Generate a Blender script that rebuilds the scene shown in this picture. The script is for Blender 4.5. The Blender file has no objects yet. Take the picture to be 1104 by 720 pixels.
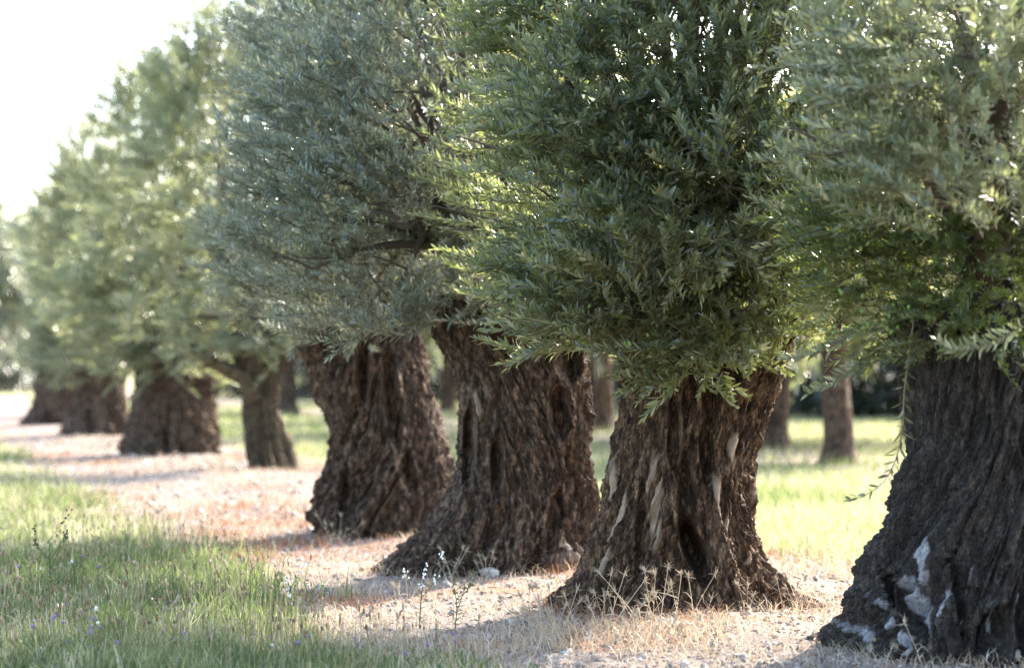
import bpy, math, random
import numpy as np

random.seed(7)
RNG = np.random.default_rng(20240611)
SC = bpy.context.scene
COL = SC.collection
PI = math.pi

# ------------------------------------------------------------------ survey
# camera stands at the origin, 1.2 m above the ground, looking along +Y
FPX, CX0, HY, EYE = 2607.0, 552.0, 395.0, 1.2      # focal length in photo pixels, horizon row


def gx(px, d):
    return (px - CX0) * d / FPX


def gz(py, d):
    return EYE - (py - HY) * d / FPX


def row_p(x, y):
    """distance to the right of the line of the old trees"""
    return 0.964 * x + 0.265 * y - 4.146


SUN_AZ, SUN_EL = math.radians(40), math.radians(34)
SUN_DIR = np.array([math.sin(SUN_AZ) * math.cos(SUN_EL), math.cos(SUN_AZ) * math.cos(SUN_EL), math.sin(SUN_EL)])


# ------------------------------------------------------------------ noise
def _hash(ix, iy, iz, seed):
    h = (ix.astype(np.uint32) * np.uint32(374761393) + iy.astype(np.uint32) * np.uint32(668265263)
         + iz.astype(np.uint32) * np.uint32(2246822519) + np.uint32((seed * 3266489917) & 0xffffffff))
    h = (h ^ (h >> np.uint32(15))) * np.uint32(2246822519)
    h = (h ^ (h >> np.uint32(13))) * np.uint32(3266489917)
    return h ^ (h >> np.uint32(16))


_G = np.array([[1, 1, 0], [-1, 1, 0], [1, -1, 0], [-1, -1, 0], [1, 0, 1], [-1, 0, 1], [1, 0, -1], [-1, 0, -1],
               [0, 1, 1], [0, -1, 1], [0, 1, -1], [0, -1, -1], [1, 1, 0], [-1, 1, 0], [0, -1, 1], [0, -1, -1]], float)


def perlin(x, y, z, seed=0):
    x, y, z = np.broadcast_arrays(np.asarray(x, float), np.asarray(y, float), np.asarray(z, float))
    x0, y0, z0 = np.floor(x), np.floor(y), np.floor(z)
    fx, fy, fz = x - x0, y - y0, z - z0
    u, v, w = [f * f * f * (f * (f * 6 - 15) + 10) for f in (fx, fy, fz)]
    xi, yi, zi = x0.astype(np.int64), y0.astype(np.int64), z0.astype(np.int64)
    out = 0
    for dx in (0, 1):
        wx = u if dx else 1 - u
        for dy in (0, 1):
            wy = v if dy else 1 - v
            for dz in (0, 1):
                wz = w if dz else 1 - w
                g = _G[_hash(xi + dx, yi + dy, zi + dz, seed) & np.uint32(15)]
                out = out + wx * wy * wz * (g[..., 0] * (fx - dx) + g[..., 1] * (fy - dy) + g[..., 2] * (fz - dz))
    return out


def fbm(x, y, z, seed=0, n=4):
    s, a = 0, 1.0
    for i in range(n):
        s = s + a * perlin(x, y, z, seed + i)
        x, y, z, a = x * 2.03, y * 2.03, z * 2.03, a * 0.5
    return s


def smooth(a, b, x):
    t = np.clip((x - a) / (b - a), 0, 1)
    return t * t * (3 - 2 * t)


# ------------------------------------------------------------------ mesh building
class Geo:
    """collects vertices and faces (tris and quads) as numpy blocks"""

    def __init__(self):
        self.v, self.f3, self.f4, self.m3, self.m4, self.tone = [], [], [], [], [], []
        self.n = 0

    def add(self, v, f3=None, f4=None, mat=0, tone=None, m3=None, m4=None):
        v = np.asarray(v, np.float32).reshape(-1, 3)
        self.v.append(v)
        if f3 is not None and len(f3):
            f3 = np.asarray(f3, np.int64).reshape(-1, 3)
            self.f3.append(f3 + self.n)
            self.m3.append(np.full(len(f3), mat, np.int32) if m3 is None else np.asarray(m3, np.int32))
        if f4 is not None and len(f4):
            f4 = np.asarray(f4, np.int64).reshape(-1, 4)
            self.f4.append(f4 + self.n)
            self.m4.append(np.full(len(f4), mat, np.int32) if m4 is None else np.asarray(m4, np.int32))
        t = np.zeros(len(v), np.float32) if tone is None else np.broadcast_to(np.asarray(tone, np.float32), (len(v),))
        self.tone.append(t)
        self.n += len(v)

    def mesh(self, name, mats, extra=None):
        v = np.concatenate(self.v)
        f3 = np.concatenate(self.f3) if self.f3 else np.zeros((0, 3), np.int64)
        f4 = np.concatenate(self.f4) if self.f4 else np.zeros((0, 4), np.int64)
        mi = np.concatenate((self.m3 or [np.zeros(0, np.int32)]) + (self.m4 or [np.zeros(0, np.int32)]))
        me = bpy.data.meshes.new(name)
        me.vertices.add(len(v))
        me.vertices.foreach_set('co', v.ravel())
        loops = np.concatenate([f3.ravel(), f4.ravel()]).astype(np.int32)
        tot = np.concatenate([np.full(len(f3), 3), np.full(len(f4), 4)]).astype(np.int32)
        start = np.concatenate([[0], np.cumsum(tot)[:-1]]).astype(np.int32)
        me.loops.add(len(loops))
        me.loops.foreach_set('vertex_index', loops)
        me.polygons.add(len(tot))
        me.polygons.foreach_set('loop_start', start)
        for m in mats:
            me.materials.append(m)
        if len(mats) > 1:
            me.polygons.foreach_set('material_index', mi)
        at = me.attributes.new('tone', 'FLOAT', 'POINT')
        at.data.foreach_set('value', np.concatenate(self.tone).astype(np.float32))
        for k, a in (extra or {}).items():
            at = me.attributes.new(k, 'FLOAT', 'POINT')
            at.data.foreach_set('value', np.asarray(a, np.float32))
        me.update(calc_edges=True)
        return me

    def obj(self, name, mats, parent=None, loc=None, extra=None):
        o = bpy.data.objects.new(name, self.mesh(name, mats, extra))
        COL.objects.link(o)
        if loc is not None:
            o.location = loc
        if parent is not None:
            o.parent = parent
        return o


def tag(o, label=None, cat=None, group=None, kind=None):
    if label:
        o['label'] = label
    if cat:
        o['category'] = cat
    if group:
        o['group'] = group
    if kind:
        o['kind'] = kind
    return o


def empty(name, loc, label, cat, group=None):
    o = bpy.data.objects.new(name, None)
    COL.objects.link(o)
    o.location = loc
    o.empty_display_size = 0.3
    return tag(o, label, cat, group)


def tube(geo, pts, rad, sides=8, mat=0, tone=0.0, rough=0.0, seed=0, cap=True):
    pts = np.asarray(pts, float)
    rad = np.broadcast_to(np.asarray(rad, float), (len(pts),))
    tang = np.gradient(pts, axis=0)
    tang /= np.linalg.norm(tang, axis=1)[:, None] + 1e-9
    a = np.array([0.31, 0.17, 0.93])
    if abs(tang[0] @ a) > .9:
        a = np.array([0.9, 0.3, 0.1])
    u = np.cross(tang, a)
    u /= np.linalg.norm(u, axis=1)[:, None]
    w = np.cross(tang, u)
    th = np.arange(sides) * 2 * PI / sides
    c, s = np.cos(th), np.sin(th)
    dirs = u[:, None, :] * c[None, :, None] + w[:, None, :] * s[None, :, None]
    R = rad[:, None, None] * np.ones((1, sides, 1))
    V = pts[:, None, :] + dirs * R
    if rough:
        n = fbm(V[..., 0] * 9, V[..., 1] * 9, V[..., 2] * 9, seed, 3)
        V = V + dirs * (n[..., None] * rough * R)
    n = len(pts)
    i, j = np.meshgrid(np.arange(n - 1), np.arange(sides), indexing='ij')
    j2 = (j + 1) % sides
    f4 = np.stack([i * sides + j, i * sides + j2, (i + 1) * sides + j2, (i + 1) * sides + j], -1).reshape(-1, 4)
    V = V.reshape(-1, 3)
    f3 = []
    if cap:
        V = np.concatenate([V, pts[-1:] + tang[-1:] * rad[-1]])
        k = len(V) - 1
        b = (n - 1) * sides
        f3 = [[b + q, b + (q + 1) % sides, k] for q in range(sides)]
    geo.add(V, f3, f4, mat, tone)


def spline(ctrl, n):
    c = np.asarray(ctrl, float)
    c = np.concatenate([[2 * c[0] - c[1]], c, [2 * c[-1] - c[-2]]])
    m = len(c) - 3
    t = np.linspace(0, m - 1e-6, n)
    i = t.astype(int)
    f = (t - i)[:, None]
    p0, p1, p2, p3 = c[i], c[i + 1], c[i + 2], c[i + 3]
    return .5 * ((2 * p1) + (-p0 + p2) * f + (2 * p0 - 5 * p1 + 4 * p2 - p3) * f ** 2 + (-p0 + 3 * p1 - 3 * p2 + p3) * f ** 3)


# ------------------------------------------------------------------ materials
def new_mat(name):
    m = bpy.data.materials.new(name)
    m.use_nodes = True
    nt = m.node_tree
    nt.nodes.clear()
    out = nt.nodes.new('ShaderNodeOutputMaterial')
    return m, nt, nt.nodes.new, nt.links.new, out


def ramp(node, stops, interp='LINEAR'):
    cr = node.color_ramp
    cr.interpolation = interp
    while len(cr.elements) > 1:
        cr.elements.remove(cr.elements[-1])
    cr.elements[0].position = stops[0][0]
    cr.elements[0].color = (*stops[0][1], 1)
    for p, c in stops[1:]:
        e = cr.elements.new(p)
        e.color = (*c, 1)
    return node


def leaf_material(name, top, under, trans, tmix=.36, rough=.29):
    """two-sided leaf: darker glossy upper face, silvery underside, light passing through"""
    m, nt, N, L, out = new_mat(name)
    at = N('ShaderNodeAttribute')
    at.attribute_name = 'tone'
    rt = ramp(N('ShaderNodeValToRGB'), top)
    ru = ramp(N('ShaderNodeValToRGB'), under)
    rr = ramp(N('ShaderNodeValToRGB'), trans)
    for r in (rt, ru, rr):
        L(at.outputs['Fac'], r.inputs[0])
    geo = N('ShaderNodeNewGeometry')
    mx = N('ShaderNodeMix')
    mx.data_type = 'RGBA'
    L(geo.outputs['Backfacing'], mx.inputs['Factor'])
    L(rt.outputs[0], mx.inputs['A'])
    L(ru.outputs[0], mx.inputs['B'])
    p = N('ShaderNodeBsdfPrincipled')
    L(mx.outputs['Result'], p.inputs['Base Color'])
    p.inputs['Roughness'].default_value = rough
    p.inputs['Specular IOR Level'].default_value = .7
    t = N('ShaderNodeBsdfTranslucent')
    L(rr.outputs[0], t.inputs['Color'])
    ms = N('ShaderNodeMixShader')
    ms.inputs[0].default_value = tmix
    L(p.outputs[0], ms.inputs[1])
    L(t.outputs[0], ms.inputs[2])
    L(ms.outputs[0], out.inputs[0])
    return m


YEL = [(.9965, (.24, .20, .07)), (1.0, (.26, .17, .06))]


def stops(a, b, c, y=True):
    s = [(0, a), (.5, b), (.992, c)]
    return s + (YEL if y else [])


LEAF_GREEN = leaf_material('leaf_green', stops((.022, .032, .018), (.050, .065, .040), (.125, .142, .102)),
                           stops((.15, .18, .11), (.23, .25, .165), (.33, .35, .25)),
                           stops((.26, .32, .08), (.37, .42, .13), (.50, .51, .22)))
LEAF_DEEP_SHADED = leaf_material('leaf_deep_green_shaded', stops((.014, .026, .010), (.028, .045, .018), (.055, .075, .032)),  # green leaves coloured darker for the shade under the overhanging crown
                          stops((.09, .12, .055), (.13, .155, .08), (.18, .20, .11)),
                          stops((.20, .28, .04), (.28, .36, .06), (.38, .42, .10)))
LEAF_SILVER = leaf_material('leaf_silver', stops((.060, .088, .072), (.105, .135, .112), (.20, .225, .19)),
                            stops((.22, .25, .21), (.30, .33, .275), (.40, .41, .35)),
                            stops((.18, .21, .10), (.26, .285, .145), (.38, .39, .215)), tmix=.34)
LEAF_PALE = leaf_material('leaf_pale', stops((.050, .075, .044), (.095, .12, .075), (.19, .21, .14)),
                          stops((.20, .23, .15), (.27, .29, .19), (.34, .35, .24)),
                          stops((.24, .28, .10), (.33, .36, .15), (.44, .45, .22)), tmix=.36)
LEAF_SHADE_DARK = leaf_material('leaf_shade_dark', stops((.008, .015, .007), (.014, .024, .011), (.022, .035, .015), False),  # near-black leaves that carry canopy shade in their colour
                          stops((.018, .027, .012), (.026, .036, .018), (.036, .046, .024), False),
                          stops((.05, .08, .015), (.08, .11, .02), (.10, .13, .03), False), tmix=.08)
LEAF_YELLOW = leaf_material('leaf_yellow_green', stops((.12, .15, .03), (.18, .20, .045), (.25, .26, .07), False),
                            stops((.16, .19, .06), (.22, .24, .08), (.28, .29, .11), False),
                            stops((.35, .38, .05), (.45, .46, .08), (.55, .52, .12), False), tmix=.42)


def simple_mat(name, col, rough=.7, spec=.3, trans=None, noise=None, tmix=.3):
    m, nt, N, L, out = new_mat(name)
    p = N('ShaderNodeBsdfPrincipled')
    p.inputs['Roughness'].default_value = rough
    p.inputs['Specular IOR Level'].default_value = spec
    src = None
    if noise:
        tc = N('ShaderNodeTexCoord')
        nz = N('ShaderNodeTexNoise')
        nz.inputs['Scale'].default_value = noise[0]
        nz.inputs['Detail'].default_value = 6
        L(tc.outputs['Object'], nz.inputs['Vector'])
        r = ramp(N('ShaderNodeValToRGB'), [(.32, noise[1]), (.68, col)])
        L(nz.outputs[0], r.inputs[0])
        L(r.outputs[0], p.inputs['Base Color'])
        b = N('ShaderNodeBump')
        b.inputs['Strength'].default_value = .5
        b.inputs['Distance'].default_value = .02
        L(nz.outputs[0], b.inputs['Height'])
        L(b.outputs[0], p.inputs['Normal'])
    else:
        p.inputs['Base Color'].default_value = (*col, 1)
    if trans:
        t = N('ShaderNodeBsdfTranslucent')
        t.inputs[0].default_value = (*trans, 1)
        ms = N('ShaderNodeMixShader')
        ms.inputs[0].default_value = tmix
        L(p.outputs[0], ms.inputs[1])
        L(t.outputs[0], ms.inputs[2])
        L(ms.outputs[0], out.inputs[0])
    else:
        L(p.outputs[0], out.inputs[0])
    return m


def tone_mat(name, cols, rough=.7, trans=.3, tcols=None, spec=.25):
    """thin plant matter coloured per piece"""
    m, nt, N, L, out = new_mat(name)
    at = N('ShaderNodeAttribute')
    at.attribute_name = 'tone'
    r = ramp(N('ShaderNodeValToRGB'), cols)
    L(at.outputs['Fac'], r.inputs[0])
    p = N('ShaderNodeBsdfPrincipled')
    p.inputs['Roughness'].default_value = rough
    p.inputs['Specular IOR Level'].default_value = spec
    L(r.outputs[0], p.inputs['Base Color'])
    if not trans:
        L(p.outputs[0], out.inputs[0])
        return m
    r2 = ramp(N('ShaderNodeValToRGB'), tcols or cols)
    L(at.outputs['Fac'], r2.inputs[0])
    t = N('ShaderNodeBsdfTranslucent')
    L(r2.outputs[0], t.inputs[0])
    ms = N('ShaderNodeMixShader')
    ms.inputs[0].default_value = trans
    L(p.outputs[0], ms.inputs[1])
    L(t.outputs[0], ms.inputs[2])
    L(ms.outputs[0], out.inputs[0])
    return m


def bark_material(name, dark, mid, light, pale, rough=.85, crackle=0.0, spec=.25):
    m, nt, N, L, out = new_mat(name)
    tc = N('ShaderNodeTexCoord')
    mp = N('ShaderNodeMapping')
    mp.inputs['Scale'].default_value = (1, 1, .34)
    L(tc.outputs['Object'], mp.inputs['Vector'])

    def nz(scale, detail, rough_, vec):
        n = N('ShaderNodeTexNoise')
        n.inputs['Scale'].default_value = scale
        n.inputs['Detail'].default_value = detail
        n.inputs['Roughness'].default_value = rough_
        L(vec, n.inputs['Vector'])
        return n
    n1 = nz(34, 10, .74, mp.outputs[0])
    n2 = nz(3.2, 5, .6, tc.outputs['Object'])
    n3 = nz(90, 5, .6, mp.outputs[0])
    r1 = ramp(N('ShaderNodeValToRGB'), [(.38, dark), (.50, mid), (.64, light)])
    L(n1.outputs[0], r1.inputs[0])
    r2 = ramp(N('ShaderNodeValToRGB'), [(.35, (.72, .66, .60)), (.65, (1.2, 1.16, 1.12))])
    L(n2.outputs[0], r2.inputs[0])
    mul = N('ShaderNodeMix')
    mul.data_type = 'RGBA'
    mul.blend_type = 'MULTIPLY'
    mul.inputs['Factor'].default_value = 1
    L(r1.outputs[0], mul.inputs['A'])
    L(r2.outputs[0], mul.inputs['B'])
    # bare wood or lichen patches
    at = N('ShaderNodeAttribute')
    at.attribute_name = 'tone'
    n4 = nz(12, 8, .7, mp.outputs[0])
    ad = N('ShaderNodeMath')
    ad.operation = 'MULTIPLY_ADD'
    L(n4.outputs[0], ad.inputs[0])
    ad.inputs[1].default_value = 1.7
    ad.inputs[2].default_value = -.85
    ad2 = N('ShaderNodeMath')
    L(ad.outputs[0], ad2.inputs[0])
    L(at.outputs['Fac'], ad2.inputs[1])
    rm = ramp(N('ShaderNodeValToRGB'), [(.30, (0, 0, 0)), (.75, (1, 1, 1))])
    L(ad2.outputs[0], rm.inputs[0])
    rp = ramp(N('ShaderNodeValToRGB'), [(.3, tuple(c * .7 for c in pale)), (.7, pale)])
    L(n1.outputs[0], rp.inputs[0])
    mx = N('ShaderNodeMix')
    mx.data_type = 'RGBA'
    L(rm.outputs[0], mx.inputs['Factor'])
    L(mul.outputs['Result'], mx.inputs['A'])
    L(rp.outputs[0], mx.inputs['B'])
    p = N('ShaderNodeBsdfPrincipled')
    p.inputs['Roughness'].default_value = rough
    p.inputs['Specular IOR Level'].default_value = spec
    L(mx.outputs['Result'], p.inputs['Base Color'])
    # fine relief
    hs = N('ShaderNodeMath')
    hs.operation = 'MULTIPLY_ADD'
    L(n3.outputs[0], hs.inputs[0])
    hs.inputs[1].default_value = .5
    L(n1.outputs[0], hs.inputs[2])
    last = hs.outputs[0]
    if crackle:
        vo = N('ShaderNodeTexVoronoi')
        vo.feature = 'DISTANCE_TO_EDGE'
        vo.inputs['Scale'].default_value = 75
        mp2 = N('ShaderNodeMapping')
        mp2.inputs['Scale'].default_value = (1, 1, .62)
        L(tc.outputs['Object'], mp2.inputs['Vector'])
        L(mp2.outputs[0], vo.inputs['Vector'])
        mr = N('ShaderNodeMapRange')
        mr.inputs['From Max'].default_value = .12
        L(vo.outputs['Distance'], mr.inputs['Value'])
        a3 = N('ShaderNodeMath')
        a3.operation = 'MULTIPLY_ADD'
        L(mr.outputs[0], a3.inputs[0])
        a3.inputs[1].default_value = crackle
        L(last, a3.inputs[2])
        last = a3.outputs[0]
    b = N('ShaderNodeBump')
    b.inputs['Strength'].default_value = .9
    b.inputs['Distance'].default_value = .022
    L(last, b.inputs['Height'])
    L(b.outputs[0], p.inputs['Normal'])
    L(p.outputs[0], out.inputs[0])
    return m


BARK_BROWN = bark_material('bark_brown', (.011, .006, .0035), (.066, .038, .022), (.28, .185, .115), (.42, .31, .22))
BARK_MAUVE = bark_material('bark_mauve_brown', (.012, .0075, .005), (.062, .040, .027), (.25, .18, .132), (.34, .28, .24))
BARK_DARK = bark_material('bark_charcoal', (.008, .006, .0045), (.026, .0195, .0145), (.10, .083, .068), (.40, .39, .40), rough=.62, crackle=.35, spec=.4)
BARK_OLIVE = bark_material('bark_olive_tan', (.026, .020, .011), (.066, .051, .030), (.14, .11, .07), (.34, .28, .2))
TWIG = simple_mat('twig', (.15, .12, .075), .7, .3)
TWIG_DARK = simple_mat('dark_branch', (.075, .058, .045), .8, .2)
OLIVE_SKIN = simple_mat('olive_skin', (.11, .17, .030), .35, .5)

# ------------------------------------------------------------------ trunks


def build_trunk(name, parent, d, outline, mat, nt=420, nz=300, seed=1, twist=.5, depth=.85, holes=(), patches=(),
                root=.35, cord=.15, detail=1.0, lean=0.0):
    """a gnarled trunk from its surveyed outline [(row, left, right)], row measured in photo pixels at distance d"""
    ol = sorted([(gz(py, d), gx(l, d), gx(r, d)) for py, l, r in outline])
    zs = np.array([o[0] for o in ol])
    z0, z1 = -0.12, zs[-1]
    base = parent.location
    z = z0 + (z1 - z0) * np.linspace(0, 1, nz) ** 1.0
    ker = np.exp(-np.linspace(-2, 2, 13) ** 2)
    ker /= ker.sum()

    def prof(vals):
        p = np.interp(z, zs, vals)
        return np.convolve(np.pad(p, 6, mode='edge'), ker, 'valid')
    lft, rgt = prof([o[1] for o in ol]), prof([o[2] for o in ol])
    cx, a = (lft + rgt) / 2, (rgt - lft) / 2
    th = np.arange(nt) * 2 * PI / nt
    T, Z = np.meshgrid(th, z)
    A = a[:, None]
    core = np.percentile(a, 35)
    B = depth * (core + (A - core) * .62)
    c0, s0 = np.cos(T), np.sin(T)
    warp = .22 * perlin(c0 * 1.3, s0 * 1.3, Z * 1.1, seed + 3)
    Tw = T + twist * Z + warp
    c, s = np.cos(Tw), np.sin(Tw)
    low = np.clip(1 - Z / .75, 0, 1)
    n1 = perlin(c * 1.9, s * 1.9, Z * .45, seed)
    n1b = perlin(c * 3.4 + 7, s * 3.4, Z * .8, seed + 11)
    n2 = perlin(c * 6.5, s * 6.5, Z * 1.5, seed + 1)
    disp = -cord * np.exp(-(n1 / .055) ** 2) * (.65 + .7 * low) - cord * .55 * np.exp(-(n1b / .06) ** 2)
    n2b = perlin(c * 11 + 3, s * 11, Z * 3.2, seed + 2)
    disp += .10 * n1 + .08 * n1b - .050 * np.exp(-(n2 / .08) ** 2) + .05 * n2 - .035 * np.exp(-(n2b / .10) ** 2) + .04 * n2b
    disp += .09 * fbm(c0 * 2.4, s0 * 2.4, Z * 2.6, seed + 5, 3)
    # buttress roots
    k = 7
    lob = perlin(c * 2.6, s * 2.6, Z * .25 + 5, seed + 21)
    disp += root * low ** 2.2 * (lob * 1.2)
    disp += (.03 + .05 * low) * fbm(c0 * 6, s0 * 6, Z * 7, seed + 7, 3)
    disp += (.02 + .10 * low) * (np.abs(fbm(c0 * 5 + 3, s0 * 5, Z * 6.5, seed + 8, 2)) - .25)          # burls
    # pale patches: mask in the plane facing the camera
    X = cx[:, None] + A * c0
    mask = np.zeros_like(X)
    front = s0 < .25
    for (px, py, w, h, tilt) in patches:
        u = (X - gx(px, d)) - tilt * (Z - gz(py, d))
        q = (u / (w * d / FPX)) ** 2 + ((Z - gz(py, d)) / (h * d / FPX)) ** 2
        mask = np.maximum(mask, np.where(front, np.clip(1.0 - q * .6, 0, 1), 0))
    jit = .05 * fbm(c0 * 7, s0 * 7, Z * 9, seed + 36, 2)
    c, s = np.cos(Tw + jit), np.sin(Tw + jit)
    # bark plates, cracked up and down
    n3 = perlin(c * 17, s * 17, Z * 10, seed + 31)
    n4 = perlin(c * 34, s * 34, Z * 24, seed + 32)
    n5 = fbm(c * 60, s * 60, Z * 50, seed + 33, 2)
    mask = mask * smooth(-.35, .15, n2b + .5 * n3)
    bark = -.040 * np.exp(-(n3 / .12) ** 2) - .022 * np.exp(-(n4 / .16) ** 2) + .026 * n4 + .022 * n5 + .03 * n3
    disp += bark * detail * (1 - .75 * np.clip(mask, 0, 1))
    disp += .02 * np.clip(mask, 0, 1)
    Rr = 1 + disp
    X = cx[:, None] + A * Rr * c0
    Y = B * Rr * s0 + lean * Z
    for (px, py, w, h, tilt, dep) in holes:
        u = (X - gx(px, d)) - tilt * (Z - gz(py, d))
        nn = .35 * perlin(X * 9, Z * 7, seed * 1.0, seed + 40)
        q = (u / (w * d / FPX)) ** 2 + ((Z - gz(py, d)) / (h * d / FPX)) ** 2 + nn
        g = np.where(s0 < .1, np.exp(-np.clip(q, 0, 9) ** 1.6), 0)
        Y = Y + dep * g
        # swollen lip round the hollow
        lip = np.where(s0 < .1, np.exp(-((np.sqrt(np.clip(q, 0, 9)) - 1.35) / .3) ** 2), 0)
        Y = Y - .03 * lip
    V = np.stack([X - base[0], Y, Z], -1).reshape(-1, 3)
    i, j = np.meshgrid(np.arange(nz - 1), np.arange(nt), indexing='ij')
    j2 = (j + 1) % nt
    f4 = np.stack([i * nt + j, i * nt + j2, (i + 1) * nt + j2, (i + 1) * nt + j], -1).reshape(-1, 4)
    top = np.array([[cx[-1] - base[0], lean * z1, z1 + .05]])
    V = np.concatenate([V, top])
    b = (nz - 1) * nt
    f3 = np.stack([b + np.arange(nt), b + (np.arange(nt) + 1) % nt, np.full(nt, len(V) - 1)], -1)
    g = Geo()
    g.add(V, f3, f4, 0, np.concatenate([mask.ravel(), [0]]))
    o = g.obj(name, [mat], parent)
    return o


# ------------------------------------------------------------------ leaves and sprigs
def leaf_fine(L, w, curl):
    x1, x2 = .34 * L, .70 * L
    f = .22 * w
    v = np.array([[0, 0, 0], [x1, w * .5, f], [x1, 0, 0], [x1, -w * .5, f], [x2, w * .42, f * .8], [x2, 0, 0], [x2, -w * .42, f * .8], [L, 0, 0]], float)
    v[:, 2] -= curl * v[:, 0] ** 2 / L
    f3 = [[0, 2, 1], [0, 3, 2], [4, 5, 7], [5, 6, 7]]
    f4 = [[1, 2, 5, 4], [2, 3, 6, 5]]
    return v, f3, f4


def leaf_plain(L, w, curl):
    v = np.array([[0, 0, 0], [.48 * L, w * .5, .2 * w], [.5 * L, 0, 0], [.48 * L, -w * .5, .2 * w], [L, 0, 0]], float)
    v[:, 2] -= curl * v[:, 0] ** 2 / L
    return v, [[0, 2, 1], [0, 3, 2], [1, 2, 4], [2, 3, 4]], []


def make_sprig(rng, fine, length, leaf_len, leaf_w, spacing):
    """one olive shoot along +X: opposite leaves sweeping forward and up; returns arrays"""
    g = Geo()
    n = max(4, int(length / spacing))
    bend = rng.uniform(-.35, .35)
    tip = np.array([length, bend * length * .4, rng.uniform(-.1, .25) * length])
    pts = spline([[0, 0, 0], tip * .5 + np.array([0, -bend * .08 * length, -.03 * length]), tip], 7)
    tube(g, pts, np.linspace(.0026, .0010, 7), 3, 1, 0.5, cap=False)
    s = np.linspace(0, 1, 7)
    for i in range(n):
        t = (i + .6) / n
        p = np.array([np.interp(t, s, pts[:, k]) for k in range(3)])
        sz = (.62 + .55 * math.sin(PI * (.12 + .80 * t))) * rng.uniform(.85, 1.12)
        for side in (1, -1):
            if rng.random() < .06:
                continue
            phi = (0 if i % 2 else PI / 2) + (0 if side > 0 else PI) + rng.normal(0, .35)
            ang = math.radians(rng.normal(50 - 22 * t, 9))
            dr = np.array([math.cos(ang), math.sin(ang) * math.cos(phi), math.sin(ang) * math.sin(phi)])
            dr = dr + np.array([0, 0, .42])            # leaves turn up to the light
            dr /= np.linalg.norm(dr)
            nx = np.array([1.0, 0, .55]) + rng.normal(0, .28, 3)   # upper face towards the tip
            nx -= dr * (nx @ dr)
            nx /= np.linalg.norm(nx)
            sd = np.cross(nx, dr)
            M = np.stack([dr, sd, nx])
            v, f3, f4 = (leaf_fine if fine else leaf_plain)(leaf_len * sz, leaf_w * rng.uniform(.85, 1.15) * (.7 + .3 * sz), rng.uniform(-.1, .28))
            g.add(v @ M + p, f3, f4, 0, rng.random() ** 1.0 * .999)
    v, f3, f4 = np.concatenate(g.v), np.concatenate(g.f3), (np.concatenate(g.f4) if g.f4 else np.zeros((0, 4), int))
    return v, f3, f4, np.concatenate(g.m3), (np.concatenate(g.m4) if g.m4 else np.zeros(0, int)), np.concatenate(g.tone)


def sprig_set(seed, fine, leaf_len, leaf_w, spacing, lmin, lmax, k=10):
    r = np.random.default_rng(seed)
    return [make_sprig(r, fine, r.uniform(lmin, lmax), leaf_len, leaf_w, spacing) for _ in range(k)]


SPR_FINE = sprig_set(1, True, .056, .0142, .0175, .16, .32, 12)
SPR_MID = sprig_set(2, False, .054, .0132, .0175, .16, .33, 12)
SPR_FAR = sprig_set(3, False, .085, .020, .026, .24, .42, 8)
SPR_BACK = sprig_set(4, False, .20, .055, .07, .5, .8, 6)


def place_sprigs(geo, sprigs, pos, dirs, rng, scale=(.8, 1.2), droop=1.0, roll=.5, tshift=0.0):
    pos, dirs = np.asarray(pos, float), np.asarray(dirs, float)
    dirs = dirs / np.linalg.norm(dirs, axis=1)[:, None]
    which = rng.integers(0, len(sprigs), len(pos))
    for k, (v, f3, f4, m3, m4, tn) in enumerate(sprigs):
        idx = np.nonzero(which == k)[0]
        if not len(idx):
            continue
        x = dirs[idx]
        up = np.array([0, 0, 1.0]) + rng.normal(0, roll, (len(idx), 3))
        zc = up - x * (up * x).sum(1)[:, None]
        zc /= np.linalg.norm(zc, axis=1)[:, None] + 1e-9
        yc = np.cross(zc, x)
        sc = rng.uniform(scale[0], scale[1], len(idx))
        M = np.stack([x, yc, zc], 1) * sc[:, None, None]
        W = np.einsum('vk,mkj->mvj', v, M)
        along = np.maximum((W * x[:, None, :]).sum(2), 0)
        hz = np.sqrt(np.clip(1 - x[:, 2] ** 2, 0, 1))
        W[..., 2] -= droop * rng.uniform(.3, 1.3, len(idx))[:, None] * along ** 2 * hz[:, None]
        W += pos[idx][:, None, :]
        m, nv = len(idx), len(v)
        off = (np.arange(m) * nv)[:, None, None]
        t2 = np.clip(tn[None, :] + rng.normal(tshift, .12, m)[:, None] * (tn[None, :] < .994), 0, 1)
        t2 = np.where(tn[None, :] < .994, np.minimum(t2, .985), t2)
        geo.add(W.reshape(-1, 3), (f3[None] + off).reshape(-1, 3), (f4[None] + off).reshape(-1, 4) if len(f4) else None,
                m3=np.tile(m3, m), m4=np.tile(m4, m), tone=t2.ravel())


def make_lobes(rng, c, r, n, lr, extra=()):
    """clumps of a crown: spread over an ellipsoid, plus measured ones"""
    out = []
    tries = 0
    while len(out) < n and tries < 4000:
        tries += 1
        u = rng.normal(0, 1, 3)
        u /= (np.abs(u) ** 2.9).sum() ** (1 / 2.9)
        rr = rng.uniform(.58, .95)
        p = np.array(c) + np.array(r) * u * rr
        q = rng.uniform(*lr)
        if all(np.linalg.norm(p - o[0]) > .42 * (q + o[1]) for o in out):
            out.append((p, q))
    out += [(np.array(p, float), q) for p, q in extra]
    return out


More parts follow.
